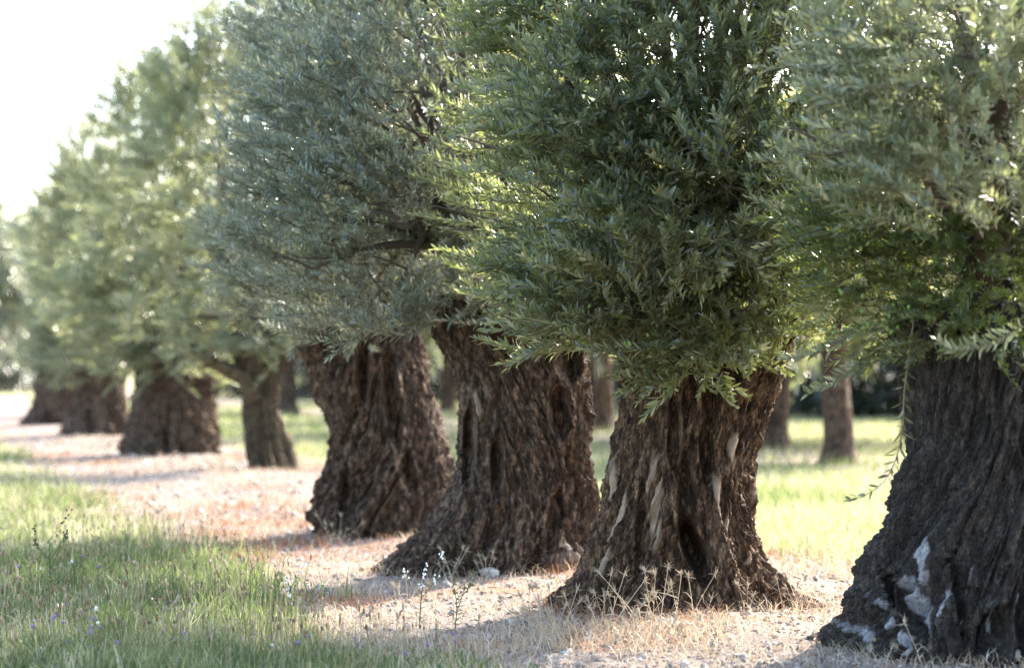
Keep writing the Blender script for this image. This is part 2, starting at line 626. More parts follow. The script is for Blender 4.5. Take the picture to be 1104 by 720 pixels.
def crown_sprigs(rng, lobes, centre, n, lean=(0, 0, 0), upb=.40, keep=.25, zmin=None, thin=None):
    P = np.array([l[0] for l in lobes])
    R = np.array([l[1] for l in lobes])
    w = R ** 2 / (R ** 2).sum()
    pos, dirs = [], []
    while sum(len(p) for p in pos) < n:
        k = rng.choice(len(R), n, p=w)
        u = rng.normal(0, 1, (n, 3))
        u /= np.linalg.norm(u, axis=1)[:, None]
        rr = R[k] * rng.uniform(.35, 1.0, n) ** .6 * (1 + .25 * rng.normal(0, .5, n)) * np.where(rng.random(n) < .10, rng.uniform(1.1, 1.55, n), 1)
        p = P[k] + u * rr[:, None]
        ax = p - np.array(centre)
        ax[:, 2] *= .55
        ax /= np.linalg.norm(ax, axis=1)[:, None] + 1e-6
        d2 = np.linalg.norm(p[:, None, :] - P[None], axis=2) / R[None]
        d2[np.arange(n), k] = 9
        inside = (d2 < .62).any(1)
        facing = (u * ax).sum(1)
        ok = (~inside | (rng.random(n) < keep)) & ((facing > -.35) | (rng.random(n) < .3))
        if zmin is not None:
            ok &= p[:, 2] > zmin(p[:, 0], p[:, 1]) + rng.exponential(.05, n) - .03
        dd = u * .70 + ax * .70
        dd[:, 2] = np.where(dd[:, 2] < 0, dd[:, 2] * .35, dd[:, 2])
        if thin is not None:
            ok &= rng.random(n) > thin(p[:, 0], p[:, 1], p[:, 2])
        fl = np.stack([perlin(p[:, 0] * 2.6, p[:, 1] * 2.6, p[:, 2] * 2.6, 300 + q) for q in range(3)], 1)
        dd = dd + np.array([0, 0, upb]) + np.array(lean) + rng.normal(0, .15, (n, 3)) + fl * .9
        if zmin is not None:
            dd[:, 2] += .32 * np.clip(1 - (p[:, 2] - zmin(p[:, 0], p[:, 1])) / .45, 0, 1)
        hole = fbm(p[:, 0] * 2.4 + 9, p[:, 1] * 2.4, p[:, 2] * 2.4, 310, 2)
        ok &= (hole > -.15) | (rng.random(n) < .15)
        pos.append(p[ok])
        dirs.append(dd[ok])
    return np.concatenate(pos)[:n], np.concatenate(dirs)[:n]


def build_limbs(parent, mat, rng, starts, lobes, seed, nlimb=5, r0=.11, wander=.12):
    """main limbs from the top of the trunk, each carrying the branches to its clumps"""
    P = [np.array(l[0]) for l in lobes]
    starts = [np.array(s, float) for s in starts]
    cen = np.mean(P, axis=0)
    groups = [[] for _ in range(nlimb)]
    for p in P:
        a = (math.atan2(p[1] - cen[1], p[0] - cen[0]) / (2 * PI)) % 1
        groups[int(a * nlimb) % nlimb].append(p)
    for gi, gl in enumerate(groups):
        if not gl:
            continue
        st = starts[gi % len(starts)]
        gm = np.mean(gl, axis=0)
        g = Geo()
        end = st + (gm - st) * .62
        end[2] = max(end[2], st[2] + .35)
        mid = (st + end) / 2 + rng.normal(0, wander, 3) + np.array([0, 0, .06])
        foot = st + np.array([0, 0, -.25])
        pts = spline([foot, st, mid, end], 18)
        tube(g, pts, np.linspace(r0, r0 * .42, 18), 12, 0, 0, .35, seed + gi)
        for p in gl:
            t0 = rng.uniform(.45, 1)
            b0 = np.array([np.interp(t0, np.linspace(0, 1, 18), pts[:, q]) for q in range(3)])
            m1 = b0 + (p - b0) * .5 + rng.normal(0, wander * .8, 3) + np.array([0, 0, .05])
            bp = spline([b0, m1, p], 12)
            tube(g, bp, np.linspace(r0 * .34, .006, 12), 7, 0, 0, .2, seed)
            for _ in range(5):
                t1 = rng.uniform(.4, 1)
                c0 = np.array([np.interp(t1, np.linspace(0, 1, 12), bp[:, q]) for q in range(3)])
                dv = (p - b0) / (np.linalg.norm(p - b0) + 1e-6) * .25 + rng.normal(0, .2, 3)
                dv[2] = abs(dv[2]) * .8
                tube(g, spline([c0, c0 + dv * .5 + rng.normal(0, .03, 3), c0 + dv], 7), np.linspace(.008, .002, 7), 5, 0, 0)
        g.obj('limb', [mat], parent)


def olive_mesh():
    g = Geo()
    n, m = 7, 8
    V = [[0, 0, .0105]]
    for i in range(1, n):
        t = PI * i / n
        for j in range(m):
            a = 2 * PI * j / m
            V.append([.0068 * math.sin(t) * math.cos(a), .0068 * math.sin(t) * math.sin(a), .0105 * math.cos(t)])
    V.append([0, 0, -.0105])
    f3 = [[0, 1 + j, 1 + (j + 1) % m] for j in range(m)]
    b = 1 + (n - 2) * m
    f3 += [[len(V) - 1, b + (j + 1) % m, b + j] for j in range(m)]
    f4 = [[1 + i * m + j, 1 + (i + 1) * m + j, 1 + (i + 1) * m + (j + 1) % m, 1 + i * m + (j + 1) % m] for i in range(n - 2) for j in range(m)]
    g.add(V, f3, f4)
    return g.mesh('olive', [OLIVE_SKIN])


OLIVE_ME = olive_mesh()


def hang_olives(parent, rng, spots):
    for p in spots:
        for _ in range(rng.integers(1, 4)):
            o = bpy.data.objects.new('olive', OLIVE_ME)
            COL.objects.link(o)
            o.parent = parent
            o.location = (p[0] + rng.normal(0, .014), p[1] + rng.normal(0, .014), p[2] + rng.normal(0, .016))
            o.rotation_euler = (rng.normal(0, .4), rng.normal(0, .4), 0)
            s = rng.uniform(.85, 1.2)
            o.scale = (s, s, s)


def shoot(geo, ctrl, rng, leaf_len=.062, leaf_w=.015, spacing=.017, r=.003, upsweep=.35, skip=.05, start=.0):
    """one long leafy shoot along a measured curve"""
    pts = spline(ctrl, 24)
    seg = np.r_[0, np.cumsum(np.linalg.norm(np.diff(pts, axis=0), axis=1))]
    L = seg[-1]
    tube(geo, pts, np.linspace(r, r * .4, 24), 5, 1, .5)
    n = int(L * (1 - start) / spacing)
    for i in range(n):
        s = L * start + (i + .5) * spacing
        p = np.array([np.interp(s, seg, pts[:, k]) for k in range(3)])
        q = np.array([np.interp(min(s + .02, L), seg, pts[:, k]) for k in range(3)])
        x = q - p
        x = x / (np.linalg.norm(x) + 1e-9) if np.linalg.norm(x) > 1e-6 else pts[-1] - pts[-2]
        x = x / np.linalg.norm(x)
        zc = np.array([0.0, -.25, 1]) - x * (np.array([0.0, -.25, 1]) @ x)
        if np.linalg.norm(zc) < .2:
            zc = np.array([0, -1.0, 0]) - x * (np.array([0, -1.0, 0]) @ x)
        zc /= np.linalg.norm(zc)
        yc = np.cross(zc, x)
        t = i / n
        sz = (.7 + .45 * math.sin(PI * (.15 + .75 * t))) * rng.uniform(.85, 1.12)
        for side in (1, -1):
            if rng.random() < skip:
                continue
            phi = (0 if i % 2 else PI / 2) + (0 if side > 0 else PI) + rng.normal(0, .3)
            ang = math.radians(rng.normal(52 - 20 * t, 8))
            dr = x * math.cos(ang) + (yc * math.cos(phi) + zc * math.sin(phi)) * math.sin(ang) + np.array([0, 0, upsweep])
            dr /= np.linalg.norm(dr)
            nx = x + zc * .5 + rng.normal(0, .25, 3)
            nx -= dr * (nx @ dr)
            nx /= np.linalg.norm(nx)
            M = np.stack([dr, np.cross(nx, dr), nx])
            v, f3, f4 = leaf_fine(leaf_len * sz, leaf_w * rng.uniform(.85, 1.15), rng.uniform(-.1, .28))
            geo.add(v @ M + p, f3, f4, 0, rng.random() * .95)


# ------------------------------------------------------------------ the old trees of the row
GRP = 'old olive trees of the near row'


def olive_tree(px, d, label, group, bark, leaf, outline, trunk_kw, cc, cr, nl, lr, sprigs, ns, seed,
               extra=(), starts=None, nlimb=5, r0=.11, lean=(0, 0, 0), upb=.45, sc=(.75, 1.25), keep=.10, droop=.45, low=None, thin=None):
    """cc/cr: crown centre (column, height, depth offset) and half sizes in metres"""
    rng = np.random.default_rng(seed)
    x = gx(px, d)
    root = empty('olive_tree', (x, d, 0), label, 'olive tree', group)
    build_trunk('trunk', root, d, outline, bark, seed=seed, **trunk_kw)
    c = np.array([gx(cc[0], d) - x, cc[2], cc[1]])
    ex = [((gx(e[0], d + e[2]) - x, e[2], gz(e[1], d + e[2])), e[3]) for e in extra]
    lobes = make_lobes(rng, c, cr, nl, lr, ex)
    top = max(gz(o[0], d) for o in outline)
    st = starts or [(-.12, -.08, top - .1), (.12, -.06, top - .08), (.1, .1, top - .1), (-.1, .1, top - .1), (0, 0, top - .05)]
    zm = None
    if low is not None:
        zm = low if callable(low) else (lambda px_, py_: gz(low, d) - .03 + .22 * perlin(px_ * 2.6, py_ * 2.6, seed * .37, 77))
    kept = [l for l in lobes if zm is None or l[0][2] > float(zm(np.array(l[0][0]), np.array(l[0][1]))) + .08]
    build_limbs(root, TWIG_DARK, rng, st, kept, seed, nlimb, r0)
    pos, dirs = crown_sprigs(rng, lobes, c, ns, lean, upb, keep, zm, thin)
    g = Geo()
    place_sprigs(g, sprigs, pos, dirs, rng, sc, droop)
    return root, g, rng, lobes


def at_px(root, px, py, d):
    return np.array([gx(px, d) - root.location[0], d - root.location[1], gz(py, d)])


# --- nearest trunk, at the right edge
D0 = 9.9
t0, g0, r_, _ = olive_tree(
    1085, D0, 'nearest olive tree, charcoal bark with chalky white patches on its flared foot', GRP, BARK_DARK, LEAF_SILVER,
    [(330, 960, 1215), (380, 965, 1208), (430, 978, 1200), (470, 984, 1195), (510, 975, 1195), (560, 955, 1205), (600, 938, 1218), (640, 918, 1235), (680, 902, 1260), (715, 878, 1290), (735, 862, 1310)],
    dict(nt=520, nz=360, twist=-.55, depth=.92, root=.22, cord=.17, detail=.75,
         patches=[(984, 592, 5, 30, .1), (974, 640, 7, 32, -.2), (994, 650, 4, 24, .2), (948, 664, 8, 30, -.7), (926, 692, 9, 24, -.8), (962, 694, 5, 28, -.3), (988, 694, 7, 20, .5), (1008, 702, 4, 20, .1), (1068, 640, 4, 24, .25), (1085, 690, 6, 20, .1), (1022, 600, 3, 22, .3), (1042, 655, 3, 24, -.2), (910, 708, 6, 12, -.5)],
         holes=[(1015, 640, 5, 44, -.1, .08), (1048, 670, 12, 24, .2, .12), (962, 640, 9, 26, -.4, .1), (1092, 470, 10, 20, 0, .1)]),
    (1160, 3.1, -.1), (.78, 1.15, 1.75), 26, (.20, .48), SPR_MID, 2700, 101,
    extra=[(1000, 340, -.1, .26), (960, 330, .1, .22), (1060, 330, .2, .28), (960, 270, 0, .30), (1040, 230, -1.1, .30), (1090, 160, -1.2, .36),
           (1000, 120, -1.1, .32), (970, 50, -.9, .30), (1030, 60, -1.3, .34), (930, 330, .3, .2), (1085, 345, -.3, .2), (945, 180, -.7, .24)],
    lean=(-.15, -.15, 0), low=lambda a, b: np.where(b < .1, 1.68, 1.40))
# the green shoots round the trunk hang deeper and sharper
gg = Geo()
s_h = [[at_px(t0, 985, 345, 9.55), at_px(t0, 975, 420, 9.5), at_px(t0, 972, 470, 9.47), at_px(t0, 958, 512, 9.45), at_px(t0, 934, 533, 9.44), at_px(t0, 908, 541, 9.43)]]
for c in s_h:
    shoot(gg, c, r_, .052, .0125, .030, .0034, .18, .08, .05)
gg.obj('hanging_shoot', [LEAF_GREEN, TWIG], t0)
shoot(g0, [at_px(t0, 960, 370, 9.9), at_px(t0, 925, 392, 9.75), at_px(t0, 895, 415, 9.65), at_px(t0, 868, 425, 9.6)], r_, .055)
shoot(g0, [at_px(t0, 950, 335, 9.9), at_px(t0, 900, 372, 9.8), at_px(t0, 862, 385, 9.7), at_px(t0, 840, 386, 9.7)], r_, .055)
shoot(g0, [at_px(t0, 1104, 352, 8.9), at_px(t0, 1060, 372, 8.8), at_px(t0, 1030, 378, 8.7), at_px(t0, 1008, 366, 8.65)], r_, .06)
shoot(g0, [at_px(t0, 960, 240, 8.8), at_px(t0, 890, 215, 8.7), at_px(t0, 850, 180, 8.6), at_px(t0, 838, 150, 8.6)], r_, .06)
g0.obj('crown', [LEAF_PALE, TWIG], t0)
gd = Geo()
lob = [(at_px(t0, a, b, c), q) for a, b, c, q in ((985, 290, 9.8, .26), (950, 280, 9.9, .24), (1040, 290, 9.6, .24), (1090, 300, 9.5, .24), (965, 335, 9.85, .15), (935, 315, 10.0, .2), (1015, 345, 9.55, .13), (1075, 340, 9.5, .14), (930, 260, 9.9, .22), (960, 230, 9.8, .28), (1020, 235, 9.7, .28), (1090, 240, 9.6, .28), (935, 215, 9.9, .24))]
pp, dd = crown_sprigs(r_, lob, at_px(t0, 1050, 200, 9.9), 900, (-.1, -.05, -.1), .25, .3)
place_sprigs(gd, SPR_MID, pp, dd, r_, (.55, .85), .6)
gd.obj('lower_shoots', [LEAF_DEEP_SHADED, TWIG], t0)
hang_olives(t0, r_, [at_px(t0, r_.uniform(880, 990), r_.uniform(250, 390), 9.45 + r_.uniform(-.1, .1)) for _ in range(16)])

# --- second trunk, the sharp one
D1 = 11.75
t1, g1, r_, _ = olive_tree(
    745, D1, 'olive tree in sharpest focus, brown bark with bare tan strips and a dark hollow', GRP, BARK_BROWN, LEAF_GREEN,
    [(340, 672, 856), (380, 673, 848), (430, 670, 836), (470, 664, 824), (500, 658, 816), (540, 648, 814), (565, 640, 817), (600, 628, 828), (625, 616, 842), (642, 603, 862), (655, 588, 886), (675, 575, 900)],
    dict(nt=640, nz=440, twist=-.25, depth=.90, root=.26, cord=.10, detail=.9,
         patches=[(656, 560, 6, 62, .10), (700, 540, 9, 52, .0), (768, 540, 6, 36, -.22), (782, 480, 6, 24, 0), (815, 530, 4, 12, 0), (804, 600, 5, 14, .6)],
         holes=[(744, 590, 10, 30, -.35, .34), (735, 535, 9, 44, -.05, .13), (757, 490, 7, 34, -.12, .12), (760, 440, 8, 30, 0, .08), (723, 470, 6, 40, 0, .06), (688, 570, 5, 50, .05, .05)]),
    (752, 2.95, 0), (.96, 1.0, 1.80), 36, (.18, .44), SPR_FINE, 4800, 202,
    extra=[(720, 355, -.55, .24), (660, 330, -.6, .22), (790, 345, -.6, .24), (575, 250, .25, .26), (560, 170, .3, .28), (600, 320, -.1, .22), (840, 330, -.3, .22),
           (700, 250, -1.0, .34), (780, 200, -1.05, .34), (640, 130, -.9, .36), (740, 60, -1.0, .36), (830, 120, -.7, .36), (575, 60, .25, .28), (850, 240, -.5, .3)],
    lean=(-.25, -.1, 0), nlimb=6, low=376,
    thin=lambda a, b, c: np.maximum(.92 * smooth(-.35, .05, b) * smooth(.5, -.1, a), .75 * smooth(2.1, 1.6, c) * smooth(-.45, -.1, b) * smooth(.7, .2, a)))
for c in ([(640, 240, 12.3), (560, 215, 12.4), (490, 205, 12.4), (440, 188, 12.4)], [(640, 180, 12.3), (570, 170, 12.4), (520, 140, 12.4), (497, 108, 12.4)],
          [(620, 270, 12.3), (560, 255, 12.3), (520, 235, 12.4), (508, 225, 12.4)], [(620, 320, 12.2), (565, 325, 12.2), (525, 318, 12.2), (497, 304, 12.2)],
          [(680, 350, 11.6), (620, 375, 11.7), (575, 380, 11.8), (540, 376, 11.8)], [(720, 370, 11.2), (700, 392, 11.1), (680, 393, 11.1), (650, 372, 11.1)],
          [(745, 375, 11.2), (725, 410, 11.1), (710, 413, 11.1), (695, 406, 11.1)], [(850, 350, 11.8), (820, 385, 11.7), (800, 393, 11.6), (775, 397, 11.6)],
          [(620, 80, 12.3), (560, 50, 12.4), (525, 30, 12.4), (500, 0, 12.4)], [(640, 215, 12.3), (580, 225, 12.4), (520, 216, 12.4), (470, 212, 12.4)],
          [(630, 130, 12.3), (570, 120, 12.4), (520, 95, 12.4), (505, 70, 12.4)], [(640, 200, 12.2), (580, 190, 12.3), (530, 180, 12.3), (500, 160, 12.3)],
          [(600, 230, 12.4), (550, 222, 12.5), (500, 190, 12.5), (470, 178, 12.5)], [(620, 150, 12.5), (560, 140, 12.5), (520, 120, 12.5), (480, 140, 12.5)],
          [(640, 290, 12.2), (590, 285, 12.2), (545, 275, 12.3), (512, 262, 12.3)], [(640, 310, 12.0), (600, 305, 12.0), (560, 290, 12.0), (535, 270, 12.0)],
          [(700, 300, 11.1), (640, 345, 10.95), (600, 350, 10.9), (560, 342, 10.9)], [(830, 370, 11.7), (845, 392, 11.7), (835, 405, 11.7), (812, 402, 11.7)],
          [(790, 350, 11.1), (760, 375, 11.0), (735, 388, 11.0), (712, 392, 11.0)], [(690, 350, 11.0), (668, 372, 10.95), (645, 380, 10.9), (622, 374, 10.9)],
          [(740, 350, 11.0), (712, 372, 10.95), (690, 378, 10.9), (668, 374, 10.9)], [(800, 355, 11.2), (790, 380, 11.15), (770, 388, 11.1), (748, 384, 11.1)],
          [(650, 330, 11.3), (615, 350, 11.2), (590, 358, 11.2), (566, 350, 11.2)], [(840, 340, 11.4), (822, 362, 11.35), (800, 370, 11.3), (778, 366, 11.3)]):
    shoot(g1, [at_px(t1, *q) for q in c], r_, .062, .0145, .0160, .003, .30)
for _ in range(60):
    a0, b0, e0 = r_.uniform(500, 640), r_.uniform(-40, 330), r_.uniform(12.0, 12.65)
    ln, up_ = r_.uniform(80, 170), r_.uniform(-10, 80)
    q = [(a0 + ln * .6, b0 + up_ * .4, e0 - .1), (a0, b0, e0), (a0 - ln * .4, b0 - up_ * .25 + 6, e0 + .05), (a0 - ln * .75, b0 - up_ * .75, e0 + .1)]
    if q[-1][0] > 432 + .2 * abs(b0 - 190):
        shoot(g1, [at_px(t1, *k) for k in q], r_, .060, .0145, .0175, .003, .30)
inner = [(np.array([.12 + r_.normal(0, .3), -.1 + r_.normal(0, .25), 2.6 + r_.normal(0, .75)]), .42) for _ in range(14)]
pp, dd = crown_sprigs(r_, inner, (.1, 0, 2.4), 1500, (-.1, -.2, 0), .3, .8, lambda a, b: 1.34 + 0 * a)
place_sprigs(g1, SPR_FINE, pp, dd, r_, (.7, 1.1), .5)
g1.obj('crown', [LEAF_GREEN, TWIG], t1)
hang_olives(t1, r_, [at_px(t1, r_.uniform(610, 850), r_.uniform(90, 370), 11.0 + r_.uniform(-.25, .1)) for _ in range(34)])

# --- third trunk
D2 = 13.8
t2, g2, r_, _ = olive_tree(
    540, D2, 'broad olive tree with a skirt of root spreading over the gravel', GRP, BARK_MAUVE, LEAF_SILVER,
    [(320, 462, 652), (350, 470, 641), (400, 490, 633), (450, 499, 634), (490, 497, 637), (520, 489, 639), (550, 470, 640), (575, 447, 640), (595, 424, 638), (610, 400, 636), (625, 385, 640), (640, 380, 645)],
    dict(nt=520, nz=340, twist=.7, depth=.88, root=.24, cord=.11,
         patches=[(618, 590, 14, 12, 0), (520, 430, 6, 24, 0)],
         holes=[(602, 440, 10, 26, 0, .1), (612, 390, 11, 20, 0, .1), (507, 480, 6, 40, .05, .1), (537, 500, 6, 30, 0, .08), (595, 560, 8, 30, .1, .06)]),
    (475, 3.15, .35), (.86, 1.0, 1.75), 36, (.18, .46), SPR_MID, 4200, 303,
    extra=[(310, 240, -.4, .26), (335, 290, -.5, .26), (360, 328, -.4, .24), (420, 330, -.5, .26), (480, 330, -.5, .22), (330, 180, -.5, .28), (400, 220, -.8, .34), (445, 140, -.9, .34), (365, 100, -.6, .32), (510, 250, -.3, .26)],
    lean=(-.3, -.1, .1), upb=.55, low=352,
    thin=lambda a, b, c: .70 * smooth(.1, .4, a) * smooth(.3, -.15, b))
for c in ([(330, 300, 13.6), (280, 270, 13.4), (245, 250, 13.3), (225, 228, 13.3)], [(420, 340, 13.5), (380, 352, 13.4), (340, 350, 13.3), (315, 335, 13.3)],
          [(320, 220, 13.5), (280, 190, 13.3), (250, 160, 13.2), (232, 120, 13.2)], [(470, 345, 13.5), (440, 360, 13.4), (420, 362, 13.4), (395, 352, 13.4)], [(540, 300, 13.4), (515, 330, 13.2), (490, 345, 13.1), (462, 346, 13.1)],
          [(550, 320, 13.4), (530, 340, 13.2), (512, 350, 13.15), (490, 348, 13.1)], [(500, 290, 13.4), (480, 322, 13.2), (460, 336, 13.15), (436, 334, 13.1)], [(580, 320, 13.4), (560, 338, 13.3), (545, 346, 13.25), (525, 342, 13.2)],
          [(330, 110, 13.5), (290, 80, 13.3), (262, 50, 13.2), (240, 20, 13.2)]):
    shoot(g2, [at_px(t2, *q) for q in c], r_, .066, .0155, .018, .003, .30)
g2.obj('crown', [LEAF_SILVER, TWIG], t2)
for c in ([(540, 130, 13.4), (500, 112, 13.1), (455, 100, 13.0), (400, 100, 12.95), (370, 101, 12.95)], [(470, 222, 13.3), (452, 236, 13.1), (435, 246, 13.0), (430, 238, 12.98)], [(435, 246, 13.0), (420, 232, 13.0), (395, 228, 13.0), (372, 232, 13.0)]):
    gb = Geo()
    tube(gb, spline([at_px(t2, *q) for q in c], 16), np.linspace(.014, .005, 16), 7, 0, 0, .15)
    gb.obj('branch', [TWIG_DARK], t2)

# --- fourth trunk
D3 = 16.95
t3, g3, r_, _ = olive_tree(
    410, D3, 'leaning olive tree with twisted mauve bark and two feet', GRP, BARK_MAUVE, LEAF_SILVER,
    [(330, 300, 462), (360, 320, 456), (400, 332, 461), (430, 344, 470), (455, 354, 477), (480, 353, 486), (510, 346, 491), (535, 336, 492), (555, 330, 492), (575, 335, 490), (590, 338, 492)],
    dict(nt=420, nz=300, twist=-1.1, depth=.92, root=.36, cord=.15,
         holes=[(425, 430, 8, 40, -.1, .12), (395, 400, 6, 30, 0, .08), (440, 500, 7, 30, -.2, .08), (375, 530, 5, 30, .1, .1)]),
    (432, 3.3, .1), (.85, 1.05, 1.85), 34, (.2, .48), SPR_MID, 4800, 404,
    extra=[(285, 325, -.3, .26), (320, 352, -.2, .20), (275, 270, -.2, .28), (360, 345, -.5, .25)], lean=(-.3, -.1, .1), upb=.55, low=360)
shoot(g3, [at_px(t3, *q) for q in [(360, 340, 16.8), (335, 350, 16.7), (322, 365, 16.7), (315, 385, 16.7)]], r_, .075, .018, .02)
g3.obj('crown', [LEAF_SILVER, TWIG], t3)

# --- thin forked tree
D4 = 27.3
t4, g4, r_, _ = olive_tree(
    285, D4, 'thin forked olive tree with a tan stem beside much thicker trunks', GRP, BARK_OLIVE, LEAF_PALE,
    [(360, 240, 330), (385, 251, 316), (400, 258, 305), (415, 260, 301), (440, 261, 299), (470, 262, 301), (490, 263, 306), (505, 265, 312), (515, 264, 318)],
    dict(nt=200, nz=140, twist=.3, depth=.9, root=.3, cord=.32),
    (272, 3.3, 0), (1.12, 1.2, 2.0), 34, (.34, .52), SPR_FAR, 2500, 505,
    extra=[(170, 345, -.2, .34), (230, 370, -.3, .3), (330, 340, 0, .35), (285, 372, -.5, .24), (255, 370, -.4, .22), (310, 365, -.4, .22)], r0=.12, low=390)
gl = Geo()
tube(gl, spline([at_px(t4, *q) for q in [(276, 430, 27.2), (264, 409, 27.15), (248, 399, 27.1), (230, 391, 27.05), (208, 374, 26.9)]], 18), np.linspace(.11, .06, 18), 14, 0, 0, .3, 4)
tube(gl, spline([at_px(t4, *q) for q in [(294, 440, 27.4), (304, 470, 27.45), (311, 495, 27.5), (318, 522, 27.5)]], 12), np.linspace(.07, .12, 12), 12, 0, 0, .4, 5)
gl.obj('fork', [BARK_OLIVE], t4)
g4.obj('crown', [LEAF_PALE, TWIG], t4)

# --- three broad trunks running into the distance
D5 = 32.2
t5, g5, r_, _ = olive_tree(
    187, D5, 'broad fluted olive tree standing left of the thin forked one', GRP, BARK_MAUVE, LEAF_PALE,
    [(350, 138, 240), (395, 142, 236), (415, 143, 231), (440, 139, 234), (460, 134, 237), (475, 131, 240), (488, 128, 243), (500, 126, 245)],
    dict(nt=200, nz=140, twist=.2, depth=.9, root=.2, cord=.24),
    (180, 3.2, 0), (1.10, 1.2, 1.95), 34, (.34, .52), SPR_FAR, 2500, 606, extra=[(90, 330, 0, .4), (110, 375, 0, .3), (180, 385, -.6, .3), (140, 390, -.5, .28), (215, 388, -.5, .28), (160, 398, -.7, .2)], low=420)
g5.obj('crown', [LEAF_PALE, TWIG], t5)
D6 = 41.0
t6, g6, r_, _ = olive_tree(
    106, D6, 'squat olive tree, second last of the row before it blurs away', GRP, BARK_MAUVE, LEAF_PALE,
    [(355, 84, 140), (395, 84, 138), (420, 82, 136), (440, 76, 138), (455, 70, 142), (470, 66, 148)],
    dict(nt=140, nz=90, twist=.5, depth=.9, root=.3, cord=.22),
    (112, 3.2, 0), (.88, 1.2, 1.9), 30, (.36, .54), SPR_FAR, 2300, 707, low=424, extra=[(105, 392, -.6, .32), (75, 390, -.5, .3), (135, 392, -.5, .3)])
g6.obj('crown', [LEAF_PALE, TWIG], t6)
D7 = 49.0
t7, g7, r_, _ = olive_tree(
    58, D7, 'last olive trunk of the row at the far end of the gravel strip', GRP, BARK_MAUVE, LEAF_PALE,
    [(355, 42, 96), (390, 42, 92), (410, 40, 88), (430, 35, 90), (445, 29, 94), (460, 22, 98)],
    dict(nt=140, nz=90, twist=.5, depth=.9, root=.3, cord=.22),
    (86, 3.1, 0), (.72, 1.1, 1.8), 28, (.36, .54), SPR_FAR, 2000, 808, low=418, extra=[(65, 388, -.6, .34), (40, 384, -.4, .3)])
g7.obj('crown', [LEAF_PALE, TWIG], t7)

# ------------------------------------------------------------------ trees further back
BGRP = 'olive trees of the rows behind'


def back_tree(x, d, r, zc, seed, n=620, leaf=LEAF_PALE, tw=.2, lr=(.45, .7), rz=None, name='olive_tree', sprigs=SPR_BACK, zb=None, nl=22, bark=BARK_MAUVE):
    rng = np.random.default_rng(seed)
    rz = rz or r * .85
    top = max(.9, zc - rz * .75)
    g = Geo()
    zz = np.linspace(-.1, top, 26)
    nt = 28
    T, Z = np.meshgrid(np.arange(nt) * 2 * PI / nt, zz)
    rad = tw * (1 + .7 * np.exp(-Z / .18) + .15 * (Z / top) ** 2)
    nn = 1 + .30 * perlin(np.cos(T) * 2, np.sin(T) * 2, Z * 1.2, seed) + .12 * perlin(np.cos(T) * 5, np.sin(T) * 5, Z * 3, seed + 1)
    lean = rng.normal(0, .08, 2)
    V = np.stack([rad * nn * np.cos(T) + lean[0] * Z, rad * nn * np.sin(T) + lean[1] * Z, Z], -1).reshape(-1, 3)
    i, j = np.meshgrid(np.arange(25), np.arange(nt), indexing='ij')
    j2 = (j + 1) % nt
    g.add(V, None, np.stack([i * nt + j, i * nt + j2, (i + 1) * nt + j2, (i + 1) * nt + j], -1).reshape(-1, 4))
    root = bpy.data.objects.new(name, None)
    COL.objects.link(root)
    root.location = (x, d, 0)
    g.obj('trunk', [bark], root)
    c = np.array([0, 0, zc])
    lobes = make_lobes(rng, c, (r * .85, r * .85, rz * .85), nl, lr)
    build_limbs(root, TWIG_DARK, rng, [(0, 0, top - .1)], lobes[:10], seed, 4, tw * .45)
    pos, dirs = crown_sprigs(rng, lobes, c, n, (0, 0, 0), .3)
    g = Geo()
    place_sprigs(g, sprigs, pos, dirs, rng, (.8, 1.3), .6)
    g.obj('crown', [leaf, TWIG], root)
    return root


def copy_tree(src, x, d, rot, s):
    o = src.copy()
    COL.objects.link(o)
    o.location = (x, d, 0)
    o.rotation_euler = (0, 0, rot)
    o.scale = (s, s, s)
    for ch in list(src.children):
        c = ch.copy()
        COL.objects.link(c)
        c.parent = o
    return o


BA = back_tree(gx(905, 30), 30, 1.5, 3.1, 31, n=900, tw=.16)
tag(BA, 'dark olive trunk standing alone in the sunny meadow gap', 'olive tree', BGRP)
BB = back_tree(gx(832, 35), 35, 1.5, 3.1, 32, n=900, tw=.19, leaf=LEAF_SILVER)
tag(BB, 'slim mauve olive trunk half hidden by the sharp trunk', 'olive tree', BGRP)
for src, px, d, rot, s, lab in (
        (BA, 987, 38, 1.0, 1.1, 'reddish olive trunk mostly hidden behind the nearest charcoal trunk'),
        (BB, 650, 44.7, 2.1, 1.25, 'blurred olive trunk in the slot between the two sharpest trunks'),
        (BA, 482, 62, 3.3, 1.1, 'thin far olive trunk in the slot beside the broad rooted tree'),
        (BB, 309, 60, 4.0, 1.2, 'thin far olive trunk just beyond the forked stem'),
        (BA, 560, 52, 5.1, 1.1, 'olive tree behind the broad rooted tree, its trunk covered'),
        (BB, 745, 40, 2.8, 1.0, 'olive tree behind the trunk with the hollow, its trunk covered'),
        (BB, 420, 75, 1.9, 1.2, 'olive tree far behind the leaning twisted trunk'),
        (BA, 700, 62, .9, 1.2, 'third row olive tree deep behind the sharp trunk'),
        (BB, -28, 75, 1.2, 1.35, 'pale blurred olive tree at the far left edge'),
        (BA, -90, 88, 2.2, 1.2, 'olive tree beyond the far left edge of the meadow')):
    tag(copy_tree(src, gx(px, d), d, rot, s), lab, 'olive tree', BGRP)
